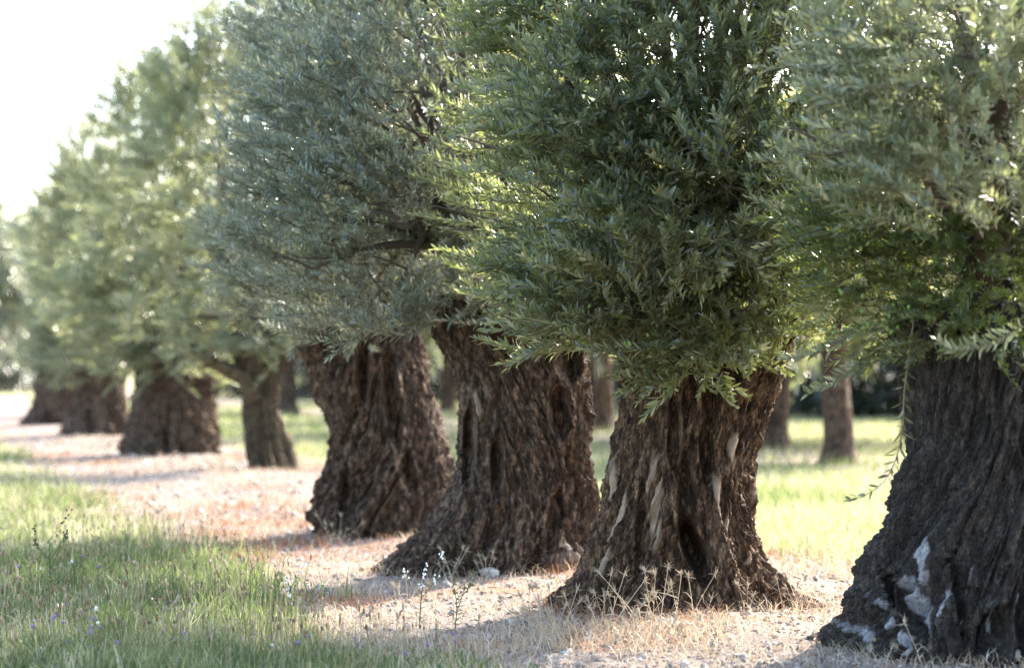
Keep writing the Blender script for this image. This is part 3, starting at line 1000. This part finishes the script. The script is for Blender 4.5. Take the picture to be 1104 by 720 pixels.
# dark bushes standing in for the shade under farther canopies, bright broadleaf trees far left
HG = 'dark bushes added as canopy shade behind the grove'
H0 = back_tree(gx(935, 56), 56, 2.3, 1.9, 41, n=800, leaf=LEAF_SHADE_DARK, tw=.15, rz=1.9, name='canopy_shade_bush', lr=(.6, .9))
tag(H0, 'dark bush added as canopy shade behind the lone meadow trunk', 'bush', HG)
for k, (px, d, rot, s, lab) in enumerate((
        (1012, 55, 1.1, 1.0, 'dark bush added as canopy shade beside the charcoal trunk edge'),
        (862, 60, 2.0, 1.0, 'dark bush added as canopy shade behind the slim mauve trunk'),
        (785, 62, 3.0, 1.1, 'dark bush added as canopy shade hidden by the sharp trunk'),
        (690, 68, 4.0, 1.1, 'dark bush added as canopy shade between the sharp trunk and the slot'),
        (625, 70, .5, 1.1, 'dark bush added as canopy shade beyond the slot beside the sharp trunk'),
        (520, 82, 1.5, 1.1, 'dark bush added as canopy shade beyond the broad rooted tree'),
        (450, 86, 2.5, 1.1, 'dark bush added as canopy shade beyond the twisted trunk'),
        (370, 90, 3.5, 1.1, 'dark bush added as canopy shade beyond the leaning trunk top'),
        (300, 95, 4.5, 1.1, 'dark bush added as canopy shade beyond the forked stem'),
        (230, 98, 5.5, 1.1, 'dark bush added as canopy shade beyond the fluted trunk'),
        (1090, 64, .2, 1.1, 'dark bush added as canopy shade covered by the charcoal trunk'),
        (8, 118, 2.4, 1.0, 'dark bush added as canopy shade under the pale blurred tree'),
        (-28, 112, 1.4, 1.0, 'dark bush added as canopy shade at the far left edge of the meadow'),
        (40, 121, .6, 1.0, 'dark bush added as canopy shade beyond the last trunk of the row'))):
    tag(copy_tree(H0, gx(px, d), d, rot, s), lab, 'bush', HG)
F0 = back_tree(gx(-25, 125), 125, 5.0, 5.2, 51, n=1500, leaf=LEAF_YELLOW, tw=.3, rz=3.9, name='broadleaf_tree', lr=(1.2, 1.8))
tag(F0, 'sunlit yellow green broadleaf tree far off at the left edge', 'tree', 'far broadleaf trees')
for px, d, rot, s, lab in ((-130, 130, 2.0, 1.1, 'yellow green broadleaf tree outside the left edge'), (70, 150, 3.2, .95, 'yellow green broadleaf tree far behind the row end')):
    tag(copy_tree(F0, gx(px, d), d, rot, s), lab, 'tree', 'far broadleaf trees')

# ------------------------------------------------------------------ ground
def ground_h(x, y):
    p = row_p(x, y)
    h = .035 * fbm(x * .5, y * .5, 0, 70, 3) + .018 * perlin(x * 2.3, y * 2.3, 0, 75)
    h = h + .05 * np.exp(-(p / 1.1) ** 2)
    return h * smooth(120, 40, np.hypot(x, y)) if True else h


def axis(lo, hi, f0, f1, step, n):
    a = np.arange(f0, f1 + step / 2, step)
    l = f0 - (f0 - lo) * np.linspace(1, 0, n, endpoint=False) ** 2.2
    r = f1 + (hi - f1) * np.linspace(0, 1, n + 1)[1:] ** 2.2
    return np.concatenate([l, a, r])


xs, ys = axis(-400, 400, -9, 9, .07, 40), axis(-60, 700, 8.5, 26, .07, 70)
XX, YY = np.meshgrid(xs, ys)
ZZ = ground_h(XX, YY)
near = smooth(40, 20, YY) * (np.abs(XX) < 10)
pm = row_p(XX, YY)
bare = smooth(-2.6, -1.8, pm) * smooth(1.9, 1.0, pm)
ZZ = ZZ + near * bare * (.010 * fbm(XX * 9, YY * 9, 0, 81, 3) + .006 * np.abs(perlin(XX * 15, YY * 15, 3, 82)))
g = Geo()
nx_, ny_ = len(xs), len(ys)
i, j = np.meshgrid(np.arange(ny_ - 1), np.arange(nx_ - 1), indexing='ij')
g.add(np.stack([XX, YY, ZZ], -1).reshape(-1, 3), None,
      np.stack([i * nx_ + j, i * nx_ + j + 1, (i + 1) * nx_ + j + 1, (i + 1) * nx_ + j], -1).reshape(-1, 4))


def ground_material():
    m, nt, N, L, out = new_mat('orchard_ground')
    tc = N('ShaderNodeTexCoord')
    sep = N('ShaderNodeSeparateXYZ')
    L(tc.outputs['Object'], sep.inputs[0])

    def math_(op, a, b=None, c=None):
        n = N('ShaderNodeMath')
        n.operation = op
        for k, v in enumerate((a, b, c)):
            if v is None:
                continue
            if isinstance(v, (int, float)):
                n.inputs[k].default_value = v
            else:
                L(v, n.inputs[k])
        return n.outputs[0]

    def noise(s, d=5, r=.6):
        n = N('ShaderNodeTexNoise')
        n.inputs['Scale'].default_value = s
        n.inputs['Detail'].default_value = d
        n.inputs['Roughness'].default_value = r
        L(tc.outputs['Object'], n.inputs['Vector'])
        return n.outputs[0]
    p = math_('ADD', math_('MULTIPLY_ADD', sep.outputs[0], .964, -4.146), math_('MULTIPLY', sep.outputs[1], .265))
    nb = noise(1.1, 5)
    pn = math_('MULTIPLY_ADD', math_('SUBTRACT', nb, .5), 1.8, p)

    def mr(v, a, b):
        n = N('ShaderNodeMapRange')
        n.interpolation_type = 'SMOOTHSTEP'
        n.inputs['From Min'].default_value = a
        n.inputs['From Max'].default_value = b
        L(v, n.inputs['Value'])
        return n.outputs[0]
    strip = math_('MAXIMUM', math_('MULTIPLY', mr(pn, -2.5, -1.9), mr(pn, 2.0, 1.2)), math_('MULTIPLY', mr(pn, 6.0, 6.8), mr(pn, 9.4, 8.6)))
    soil = ramp(N('ShaderNodeValToRGB'), [(.25, (.11, .083, .068)), (.45, (.205, .162, .138)), (.60, (.29, .24, .21)), (.8, (.43, .37, .33))])
    L(noise(38, 9, .72), soil.inputs[0])
    red = N('ShaderNodeMix')
    red.data_type = 'RGBA'
    L(mr(noise(.75, 5, .65), .50, .66), red.inputs['Factor'])
    L(soil.outputs[0], red.inputs['A'])
    rr = ramp(N('ShaderNodeValToRGB'), [(.3, (.16, .07, .035)), (.52, (.30, .145, .08)), (.75, (.42, .27, .17))])
    L(noise(30, 8, .7), rr.inputs[0])
    L(rr.outputs[0], red.inputs['B'])
    grass = ramp(N('ShaderNodeValToRGB'), [(.30, (.10, .105, .045)), (.48, (.20, .19, .085)), (.62, (.31, .285, .15)), (.8, (.42, .375, .23))])
    L(noise(2.2, 8, .72), grass.inputs[0])
    mx = N('ShaderNodeMix')
    mx.data_type = 'RGBA'
    L(strip, mx.inputs['Factor'])
    L(grass.outputs[0], mx.inputs['A'])
    L(red.outputs['Result'], mx.inputs['B'])
    pr = N('ShaderNodeBsdfPrincipled')
    pr.inputs['Roughness'].default_value = .95
    pr.inputs['Specular IOR Level'].default_value = .15
    L(mx.outputs['Result'], pr.inputs['Base Color'])
    b = N('ShaderNodeBump')
    b.inputs['Strength'].default_value = .8
    b.inputs['Distance'].default_value = .03
    L(noise(45, 8, .75), b.inputs['Height'])
    L(b.outputs[0], pr.inputs['Normal'])
    L(pr.outputs[0], out.inputs[0])
    return m


tag(g.obj('ground', [ground_material()]), kind='structure')


# ------------------------------------------------------------------ grass, straw, gravel
def wedge(rng, n, d0, d1, side0=-660, side1=660, power=1.0, margin=1.2):
    """points over the ground in front of the camera, denser close by"""
    u = rng.random(n)
    if power == 1.0:
        d = d0 * (d1 / d0) ** u
    else:
        d = d0 + (d1 - d0) * u ** power
    x = rng.uniform(side0, side1, n) / FPX * d * 1.0
    x = x + rng.uniform(-margin, margin, n) * (d < 14) * .3
    return x, d


def blades(geo, rng, x, y, h, w, lean, tone, mat=0, curve=.5):
    n = len(x)
    a = rng.uniform(0, 2 * PI, n)
    la = rng.uniform(0, 2 * PI, n)
    z = ground_h(x, y) - .005
    sx, sy = np.cos(a) * w / 2, np.sin(a) * w / 2
    lx, ly = np.cos(la) * lean * h, np.sin(la) * lean * h
    P = np.zeros((n, 5, 3))
    b = np.stack([x, y, z], -1)
    sd = np.stack([sx, sy, 0 * sx], -1)
    m = b + np.stack([lx * .35, ly * .35, h * .55], -1)
    P[:, 0], P[:, 1] = b - sd, b + sd
    P[:, 2], P[:, 3] = m - sd * .75, m + sd * .75
    P[:, 4] = b + np.stack([lx, ly, h * (1 - .25 * lean)], -1)
    off = (np.arange(n) * 5)[:, None]
    geo.add(P.reshape(-1, 3), np.array([[2, 3, 4]]) + off, np.array([[0, 1, 3, 2]]) + off, mat, np.repeat(tone, 5))


GRASS = tone_mat('grass_blades', [(0, (.058, .085, .040)), (.35, (.098, .125, .058)), (.58, (.20, .205, .095)), (.78, (.36, .33, .19)), (1, (.52, .47, .34))], .6, .4,
                 [(0, (.11, .17, .045)), (.35, (.17, .235, .065)), (.6, (.29, .315, .11)), (.8, (.42, .40, .23)), (1, (.54, .50, .36))])
STRAW = tone_mat('straw', [(0, (.20, .085, .04)), (.25, (.30, .15, .08)), (.45, (.35, .25, .16)), (.75, (.47, .38, .265)), (1, (.62, .54, .42))], .7, .3)
HEADS = tone_mat('seed_heads', [(0, (.12, .07, .04)), (.5, (.24, .16, .09)), (1, (.42, .33, .23))], .8, .15)
PETAL = tone_mat('petals', [(0, (.27, .16, .42)), (.45, (.36, .24, .50)), (.55, (.75, .75, .72)), (.9, (.82, .82, .78)), (1, (.55, .2, .4))], .6, .35)

rg = np.random.default_rng(55)


def edge_noise(x, y):
    return .55 * fbm(x * .8, y * .8, 0, 90, 3)


# left grass
g = Geo()
x, y = wedge(rg, 150000, 9.0, 34, -640, 140)
p = row_p(x, y) + edge_noise(x, y)
patch = fbm(x * .45, y * .35, 2, 95, 3)
keep = rg.random(len(x)) < smooth(-1.75, -2.5, p) * (.55 + .45 * smooth(-.4, .3, patch))
x, y, patch = x[keep], y[keep], patch[keep]
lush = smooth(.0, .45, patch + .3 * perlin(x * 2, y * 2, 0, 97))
shade_spot = np.exp(-((x - gx(165, 14.2)) / .75) ** 4 - ((y - 14.1) / .75) ** 4)  # lush clump with the cast shade put into its blade colour
lush = np.maximum(lush, shade_spot)
clump = np.clip(perlin(x * 4.5, y * 3.0, 1, 98) * 1.6, -.6, 1)
h = rg.uniform(.04, .125, len(x)) * (1 + .5 * lush * (1 - shade_spot)) * (1 + .7 * clump) * np.where((rg.random(len(x)) < .03) & (shade_spot < .1), 1.7, 1)
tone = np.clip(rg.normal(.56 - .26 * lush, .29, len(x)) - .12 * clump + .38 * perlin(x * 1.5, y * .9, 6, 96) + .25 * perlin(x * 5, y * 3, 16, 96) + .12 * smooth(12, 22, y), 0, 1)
tone = tone * (1 - .75 * shade_spot)
blades(g, rg, x, y, h, .0042 * np.maximum(1, y / 11) * rg.uniform(.6, 1.6, len(x)) * (1 + .8 * shade_spot), rg.uniform(.1, .8, len(x)), tone)
# broad low weed leaves
x, y = wedge(rg, 34000, 9.0, 26, -640, 180)
p = row_p(x, y) + edge_noise(x, y)
k = rg.random(len(x)) < smooth(-1.7, -2.4, p) * smooth(-.3, .4, fbm(x * .7, y * .6, 5, 99, 2))
x, y = x[k], y[k]
blades(g, rg, x, y, rg.uniform(.03, .12, len(x)), rg.uniform(.007, .020, len(x)), rg.uniform(.5, 1.3, len(x)), np.clip(rg.normal(.22, .14, len(x)), 0, .6))
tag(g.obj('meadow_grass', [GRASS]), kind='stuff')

# sunny meadow right of the row
g = Geo()
x, y = wedge(rg, 130000, 11.5, 75, -420, 660, 1.0)
p = row_p(x, y) + edge_noise(x, y)
k = (rg.random(len(x)) < smooth(1.0, 2.4, p) * (1 - .7 * smooth(6.0, 6.8, p) * smooth(9.4, 8.6, p)))
x, y = x[k], y[k]
sc_ = np.maximum(1, y / 14)
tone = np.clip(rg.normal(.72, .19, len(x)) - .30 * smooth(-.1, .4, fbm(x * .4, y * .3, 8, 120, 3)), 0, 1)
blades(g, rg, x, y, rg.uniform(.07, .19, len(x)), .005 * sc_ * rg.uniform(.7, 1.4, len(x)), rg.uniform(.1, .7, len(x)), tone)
tag(g.obj('sunlit_grass', [GRASS]), kind='stuff')

# far left grass beyond the near zone
g = Geo()
x, y = wedge(rg, 40000, 30, 110, -700, -100, 1.0)
p = row_p(x, y) + edge_noise(x, y)
k = p < -2.0
x, y = x[k], y[k]
blades(g, rg, x, y, rg.uniform(.07, .2, len(x)), .004 * y / 11 * rg.uniform(.7, 1.4, len(x)), rg.uniform(.1, .7, len(x)), np.clip(rg.normal(.5, .2, len(x)), 0, 1))
tag(g.obj('distant_grass', [GRASS]), kind='stuff')

# straw and dry red weeds on the bare strip
g = Geo()
x, y = wedge(rg, 130000, 9.2, 45, -560, 640)
p = row_p(x, y) + .4 * edge_noise(x, y)
band = smooth(-2.7, -2.0, p) * smooth(2.2, 1.4, p)
redp = smooth(.05, .45, fbm(x * .75, y * .55, 1, 130, 3) + .45 * smooth(13.5, 15, y) * smooth(24, 19, y) * smooth(0, -.6, p))
tan = smooth(.0, .5, fbm(x * .9, y * .7, 4, 133, 3) + .9 * np.exp(-((x - gx(640, 10.4)) / .42) ** 2 - ((y - 10.3) / .8) ** 2))
near_t = sum(np.exp(-((x - gx(a_, b_)) ** 2 + (y - b_) ** 2) / .55) for a_, b_ in ((1085, 9.9), (745, 11.75), (540, 13.8), (410, 16.95)))
redp = np.clip(redp + .35 * smooth(14, 15, y) * smooth(23, 19, y) * (p < -.2), 0, 1)
tan = np.maximum(tan, .7 * np.clip(near_t * 1.6, 0, 1))
k = rg.random(len(x)) < band * np.maximum(np.maximum(redp * .9, tan * .9), .35)
x, y, redp, tan = x[k], y[k], redp[k], tan[k]
tone = np.clip(np.where(rg.random(len(x)) < redp * .8, rg.normal(.17, .12, len(x)), rg.normal(.68, .18, len(x))), 0, 1)
blades(g, rg, x, y, rg.uniform(.02, .085, len(x)) * (1 + .6 * tan), .0035 * np.maximum(1, y / 11) * rg.uniform(.6, 1.5, len(x)), rg.uniform(.4, 1.6, len(x)), tone)
tag(g.obj('dry_straw', [STRAW]), kind='stuff')


def pebble_block(geo, rng, x, y, s, tone):
    base = np.array([[1, 0, 0], [-1, 0, 0], [0, 1, 0], [0, -1, 0], [0, 0, .7], [0, 0, -.7]], float)
    f = np.array([[0, 2, 4], [2, 1, 4], [1, 3, 4], [3, 0, 4], [2, 0, 5], [1, 2, 5], [3, 1, 5], [0, 3, 5]])
    n = len(x)
    P = base[None] * (s[:, None, None] * rng.uniform(.6, 1.3, (n, 6, 1))) + rng.normal(0, .25, (n, 6, 3)) * s[:, None, None]
    P += np.stack([x, y, ground_h(x, y) + s * .3], -1)[:, None, :]
    geo.add(P.reshape(-1, 3), f[None].repeat(n, 0).reshape(-1, 3) + np.repeat(np.arange(n) * 6, 8)[:, None], None, 0, np.repeat(tone, 6))


LITTER = tone_mat('fallen_leaves', [(0, (.10, .065, .04)), (.5, (.23, .17, .11)), (1, (.42, .36, .28))], .7, .1)
g = Geo()
x, y = wedge(rg, 15000, 9.2, 30, -560, 640)
p = row_p(x, y)
k = (p > -2.6) & (p < 1.9) & (rg.random(len(x)) < .35 + .65 * np.exp(-(p / .9) ** 2))
x, y = x[k], y[k]
n = len(x)
a, L_, wd = rg.uniform(0, 2 * PI, n), rg.uniform(.02, .06, n) * np.maximum(1, y / 18), rg.uniform(.004, .010, n) * np.maximum(1, y / 18)
z = ground_h(x, y) + .012
ca, sa = np.cos(a), np.sin(a)
P = np.zeros((n, 4, 3))
for k, (u, v, hh) in enumerate(((-.5, 0, 0), (0, .5, .004), (.5, 0, 0), (0, -.5, .004))):
    P[:, k] = np.stack([x + ca * u * L_ - sa * v * wd, y + sa * u * L_ + ca * v * wd, z + hh + rg.uniform(-.004, .014, n)], -1)
g.add(P.reshape(-1, 3), None, np.arange(4 * n).reshape(n, 4), 0, np.repeat(rg.random(n), 4))
tag(g.obj('leaf_litter', [LITTER]), kind='stuff')
PEBBLE = tone_mat('pebbles', [(0, (.13, .10, .085)), (.5, (.26, .22, .19)), (1, (.46, .42, .38))], .85, 0)
g = Geo()
x, y = wedge(rg, 26000, 9.2, 40, -560, 640)
p = row_p(x, y)
k = (p > -2.3) & (p < 1.6)
x, y = x[k], y[k]
pebble_block(g, rg, x, y, rg.uniform(.004, .013, len(x)) * np.where(rg.random(len(x)) < .06, 2.2, 1) * np.maximum(1, y / 16), rg.random(len(x)))
tag(g.obj('gravel', [PEBBLE]), kind='stuff')

# grass stalks with brown heads, and small flowers
def stalk_heads(geo, rng, x, y, h, head, ratio, tone_s, tone_h, m_s=0, m_h=1):
    z = ground_h(x, y)
    n = len(x)
    dx, dy = rng.normal(0, .12, n) * h, rng.normal(0, .12, n) * h
    w = .0014 * np.maximum(1, y / 12)
    P = np.zeros((n, 6, 3))
    for k, (a, b) in enumerate(((1, 0), (-.5, .87), (-.5, -.87))):
        P[:, k] = np.stack([x + a * w, y + b * w, z], -1)
        P[:, k + 3] = np.stack([x + dx + a * w * .6, y + dy + b * w * .6, z + h], -1)
    off = (np.arange(n) * 6)[:, None, None]
    q = np.array([[0, 1, 4, 3], [1, 2, 5, 4], [2, 0, 3, 5]])
    geo.add(P.reshape(-1, 3), None, (q[None] + off).reshape(-1, 4), m_s, np.repeat(tone_s, 6))
    base = np.array([[1, 0, 0], [0, 1, 0], [-1, 0, 0], [0, -1, 0]], float)
    H = np.zeros((n, 10, 3))
    top = np.stack([x + dx, y + dy, z + h], -1)
    for k, (zz, rr) in enumerate(((-.6, .75), (.45, .85))):
        H[:, 1 + 4 * k:5 + 4 * k] = top[:, None] + base[None] * (head * rr)[:, None, None] + np.array([0, 0, 1.0]) * (head * ratio * zz)[:, None, None]
    H[:, 0] = top - np.array([0, 0, 1.0]) * (head * ratio)[:, None]
    H[:, 9] = top + np.array([0, 0, 1.0]) * (head * ratio)[:, None]
    f3 = [[0, 1 + (k + 1) % 4, 1 + k] for k in range(4)] + [[9, 5 + k, 5 + (k + 1) % 4] for k in range(4)]
    f4 = [[1 + k, 1 + (k + 1) % 4, 5 + (k + 1) % 4, 5 + k] for k in range(4)]
    off = (np.arange(n) * 10)[:, None, None]
    geo.add(H.reshape(-1, 3), (np.array(f3)[None] + off).reshape(-1, 3), (np.array(f4)[None] + off).reshape(-1, 4), m_h, np.repeat(tone_h, 10))


g = Geo()
x, y = wedge(rg, 4200, 9.2, 22, -640, 160)
k = (row_p(x, y) + edge_noise(x, y)) < -2.0
x, y = x[k], y[k]
n = len(x)
stalk_heads(g, rg, x, y, rg.uniform(.10, .26, n), rg.uniform(.0022, .0068, n), rg.uniform(1.2, 3.4, n), rg.uniform(.45, 1, n), rg.random(n) ** .7)
tag(g.obj('seeding_grass', [GRASS, HEADS]), kind='stuff')
g = Geo()
x, y = wedge(rg, 240, 9.4, 13.5, -600, 30)
k = ((row_p(x, y) + edge_noise(x, y)) < -2.1) & (fbm(x * 1.2, y * 1.0, 9, 150, 2) > -.05)
x, y = x[k], y[k]
n = len(x)
stalk_heads(g, rg, x, y, rg.uniform(.07, .19, n), rg.uniform(.004, .009, n), rg.uniform(.8, 1.5, n), rg.uniform(.1, .4, n), rg.random(n) ** 2.4)
tag(g.obj('wild_flowers', [GRASS, PETAL]), kind='stuff')


# ------------------------------------------------------------------ countable small things
def dry_tuft(px, d, label, n, hh, spread, seed, lean=0):
    rng = np.random.default_rng(seed)
    x = gx(px, d)
    z = float(ground_h(np.array(x), np.array(d)))
    root = empty('dry_grass_tuft', (x, d, z), label, 'dry grass', 'dry grass tufts with bristly heads')
    for _ in range(n):
        g = Geo()
        b = np.array([rng.normal(0, .3) * spread * .5, rng.normal(0, .3) * spread * .4, -.01])
        h = hh * rng.uniform(.3, 1.08)
        tip = b + np.array([rng.normal(lean, .38) * h, rng.normal(0, .2) * h, h])
        pts = spline([b, b + (tip - b) * .5 + np.array([0, 0, .03 * h]), tip], 9)
        tube(g, pts, np.linspace(.0022, .0012, 9), 4, 0, rng.uniform(.55, .95))
        for _b in range(3):
            t = rng.uniform(.1, .6)
            q = pts[int(t * 8)]
            dv = np.array([rng.normal(0, .4), rng.normal(0, .4), rng.uniform(.1, .6)]) * h * .45
            tube(g, spline([q, q + dv * .5, q + dv + np.array([0, 0, -.25 * h * rng.random()])], 6), np.linspace(.003, .0007, 6), 3, 0, rng.uniform(.5, 1))
        st = g.obj('stalk', [STRAW], root)
        g = Geo()
        ax = (pts[-1] - pts[-3])
        ax /= np.linalg.norm(ax)
        tube(g, [tip - ax * .012, tip + ax * .004, tip + ax * .02], [.003, .0048, .002], 5, 0, .7)
        for _b in range(11):
            dv = ax * rng.uniform(.4, 1.1) + rng.normal(0, .62, 3)
            dv /= np.linalg.norm(dv)
            L = rng.uniform(.024, .045)
            tube(g, [tip, tip + dv * L * .5, tip + dv * L], [.0014, .001, .0004], 3, 0, rng.uniform(.6, 1), cap=False)
        g.obj('seed_head', [STRAW], st)
    return root


dry_tuft(648, 10.5, 'tall dry grass tuft before the left foot of the hollow trunk', 9, .30, .30, 1)
dry_tuft(700, 10.5, 'dry grass tuft with bristly heads in front of the dark hollow', 10, .29, .30, 2, .1)
dry_tuft(600, 10.4, 'low dry grass tuft at the left of the straw patch', 8, .24, .34, 3, -.1)
dry_tuft(748, 10.75, 'sparse dry grass tuft under the hollow trunk, right end', 5, .22, .3, 4, .25)
dry_tuft(806, 11.0, 'two thin dry stalks standing alone on shaded soil', 3, .16, .1, 5, .2)
dry_tuft(490, 13.3, 'pale dry grass tuft against the broad root skirt', 8, .17, .16, 6)
dry_tuft(525, 13.3, 'smaller pale dry grass tuft against the root skirt', 5, .14, .1, 7)
dry_tuft(955, 9.55, 'bent dry grass tuft at the chalky white root', 5, .10, .3, 8, .3)
dry_tuft(1025, 9.45, 'thin dry grass tuft before the charcoal trunk', 5, .17, .3, 9)
dry_tuft(575, 10.9, 'spreading dry grass tuft left of the straw patch on lit soil', 7, .20, .3, 11, -.2)
dry_tuft(665, 10.1, 'dense dry grass tuft nearest the camera in the straw patch', 11, .22, .4, 12)
dry_tuft(720, 10.05, 'short dry grass tuft at the front of the straw patch', 9, .15, .4, 13, .1)
dry_tuft(610, 10.0, 'leaning dry grass tuft at the front left of the straw', 8, .20, .3, 14, -.35)
dry_tuft(440, 12.2, 'small dry grass tuft on the open gravel by the green verge', 6, .13, .25, 15)
dry_tuft(365, 16.3, 'pale dry grass tuft at the foot of the leaning tree', 7, .2, .25, 16)
dry_tuft(850, 11.5, 'dry grass tuft beside the right root of the hollow trunk', 6, .16, .25, 17)
dry_tuft(415, 13.5, 'wispy dry grass tuft at the left tip of the root', 4, .12, .12, 10)


def weed(px, d, h, label, seed, branches, tone, head_mat, head_tone):
    rng = np.random.default_rng(seed)
    x = gx(px, d)
    root = empty('weed_plant', (x, d, float(ground_h(np.array(x), np.array(d)))), label, 'weed', 'tall weeds in the grass')
    g, hd = Geo(), Geo()
    main = spline([(0, 0, -.01), (.01, 0, h * .5), (rng.normal(0, .05) * h, 0, h)], 14)
    tube(g, main, np.linspace(.0035, .0015, 14), 5, 0, tone)

    def heads(pts, n, t0):
        for _ in range(n):
            t = rng.uniform(t0, 1)
            p = np.array([np.interp(t, np.linspace(0, 1, len(pts)), pts[:, k]) for k in range(3)]) + rng.normal(0, .006, 3)
            tube(hd, [p - [0, 0, .004], p, p + [0, 0, .005]], [.003, .0055, .002], 5, 0, head_tone + rng.uniform(-.15, .15))
    heads(main, 16, .55)
    for _ in range(branches):
        t = rng.uniform(.35, .85)
        q = main[int(t * 13)]
        dv = np.array([rng.choice((-1, 1)) * rng.uniform(.15, .4), rng.normal(0, .2), rng.uniform(.25, .5)]) * h
        bp = spline([q, q + dv * .55 - [0, 0, .02 * h], q + dv], 9)
        tube(g, bp, np.linspace(.002, .001, 9), 4, 0, tone)
        heads(bp, 8, .6)
    for _ in range(8):
        q = main[int(rng.uniform(.05, .6) * 13)]
        v, f3, f4 = leaf_fine(rng.uniform(.03, .06), .012, .3)
        a = rng.uniform(0, 2 * PI)
        M = np.array([[math.cos(a) * .85, math.sin(a) * .85, .5], [-math.sin(a), math.cos(a), 0], [-math.cos(a) * .5, -math.sin(a) * .5, .85]])
        g.add(v @ M + q, f3, f4, 0, .2)
    g.obj('stem', [GRASS], root)
    tag(hd.obj('flower_heads', [head_mat], root), kind='stuff')


weed(36, 11.4, .46, 'tall dark dock stalk with rusty seeds in the grass', 1, 1, .75, HEADS, .15)
weed(52, 11.2, .42, 'branching green weed with small pale buds by the dock stalk', 2, 4, .1, GRASS, .45)
weed(452, 11.0, .30, 'slender weed with a white flower top at the grass edge', 3, 3, .3, PETAL, .75)
weed(490, 10.8, .24, 'yellow green weed beside the white flowered one', 4, 4, .45, GRASS, .55)
weed(312, 10.9, .26, 'weed with one fluffy white head at the gravel edge', 5, 1, .3, PETAL, .7)

STONE = simple_mat('limestone', (.60, .57, .53), .85, .2, noise=(14, (.36, .33, .30)))


def stone(px, d, s, label, seed):
    rng = np.random.default_rng(seed)
    n, m = 14, 20
    t, a = np.meshgrid(np.linspace(0, PI, n), np.arange(m) * 2 * PI / m, indexing='ij')
    V = np.stack([np.sin(t) * np.cos(a), np.sin(t) * np.sin(a) * .8, np.cos(t) * .55], -1)
    nn = 1 + .35 * fbm(V[..., 0] * 1.6 + seed, V[..., 1] * 1.6, V[..., 2] * 1.6, seed, 3)
    V = V * nn[..., None] * s
    i, j = np.meshgrid(np.arange(n - 1), np.arange(m), indexing='ij')
    j2 = (j + 1) % m
    g = Geo()
    g.add(V.reshape(-1, 3), None, np.stack([i * m + j, (i + 1) * m + j, (i + 1) * m + j2, i * m + j2], -1).reshape(-1, 4))
    x = gx(px, d)
    o = g.obj('stone', [STONE], None, (x, d, float(ground_h(np.array(x), np.array(d))) + s * .25))
    tag(o, label, 'stone', 'loose stones on the gravel')


stone(1102, 9.5, .075, 'white stone under the nearest charcoal trunk', 1)
stone(528, 13.35, .06, 'flat pale stone before the broad root skirt', 2)
stone(75, 41.5, .15, 'pale rock at the foot of the distant squat trunk', 4)

# ------------------------------------------------------------------ light, sky, camera
w = bpy.data.worlds.new('World')
SC.world = w
w.use_nodes = True
nt = w.node_tree
bg = nt.nodes['Background']
sky = nt.nodes.new('ShaderNodeTexSky')
sky.sky_type = 'NISHITA'
sky.sun_disc = False
sky.sun_elevation = SUN_EL
sky.sun_rotation = SUN_AZ
sky.air_density = 1.0
sky.dust_density = 2.2
nt.links.new(sky.outputs[0], bg.inputs[0])
bg.inputs[1].default_value = .15

sl = bpy.data.lights.new('sun', 'SUN')
sl.energy = 3.3
sl.angle = math.radians(.53)
sl.color = (1.0, .93, .82)
so = bpy.data.objects.new('sun', sl)
COL.objects.link(so)
so.location = SUN_DIR * 60
from mathutils import Vector
so.rotation_euler = Vector(-SUN_DIR).to_track_quat('-Z', 'Y').to_euler()

cd = bpy.data.cameras.new('camera')
cam = bpy.data.objects.new('camera', cd)
COL.objects.link(cam)
cam.location = (0, 0, EYE)
cam.rotation_euler = (PI / 2, 0, 0)
cd.sensor_width = 36
cd.lens = FPX / 1104 * 36
cd.shift_y = (HY - 360) / 1104
cd.clip_start = .1
cd.clip_end = 3000
cd.dof.use_dof = True
cd.dof.focus_distance = 11.0
cd.dof.aperture_fstop = 1.9
SC.camera = cam

vs = SC.view_settings
vs.view_transform = 'Standard'
vs.look = 'None'
vs.gamma = 1
vs.exposure = 2.82
cy = SC.cycles
cy.use_denoising = True
cy.denoiser = 'OPENIMAGEDENOISE'
cy.denoising_input_passes = 'RGB_ALBEDO_NORMAL'
cy.denoising_prefilter = 'NONE'
cy.max_bounces = 7
cy.diffuse_bounces = 3
cy.glossy_bounces = 2
cy.transmission_bounces = 5
cy.transparent_max_bounces = 6
cy.caustics_reflective = False
cy.caustics_refractive = False
cy.sample_clamp_indirect = 4
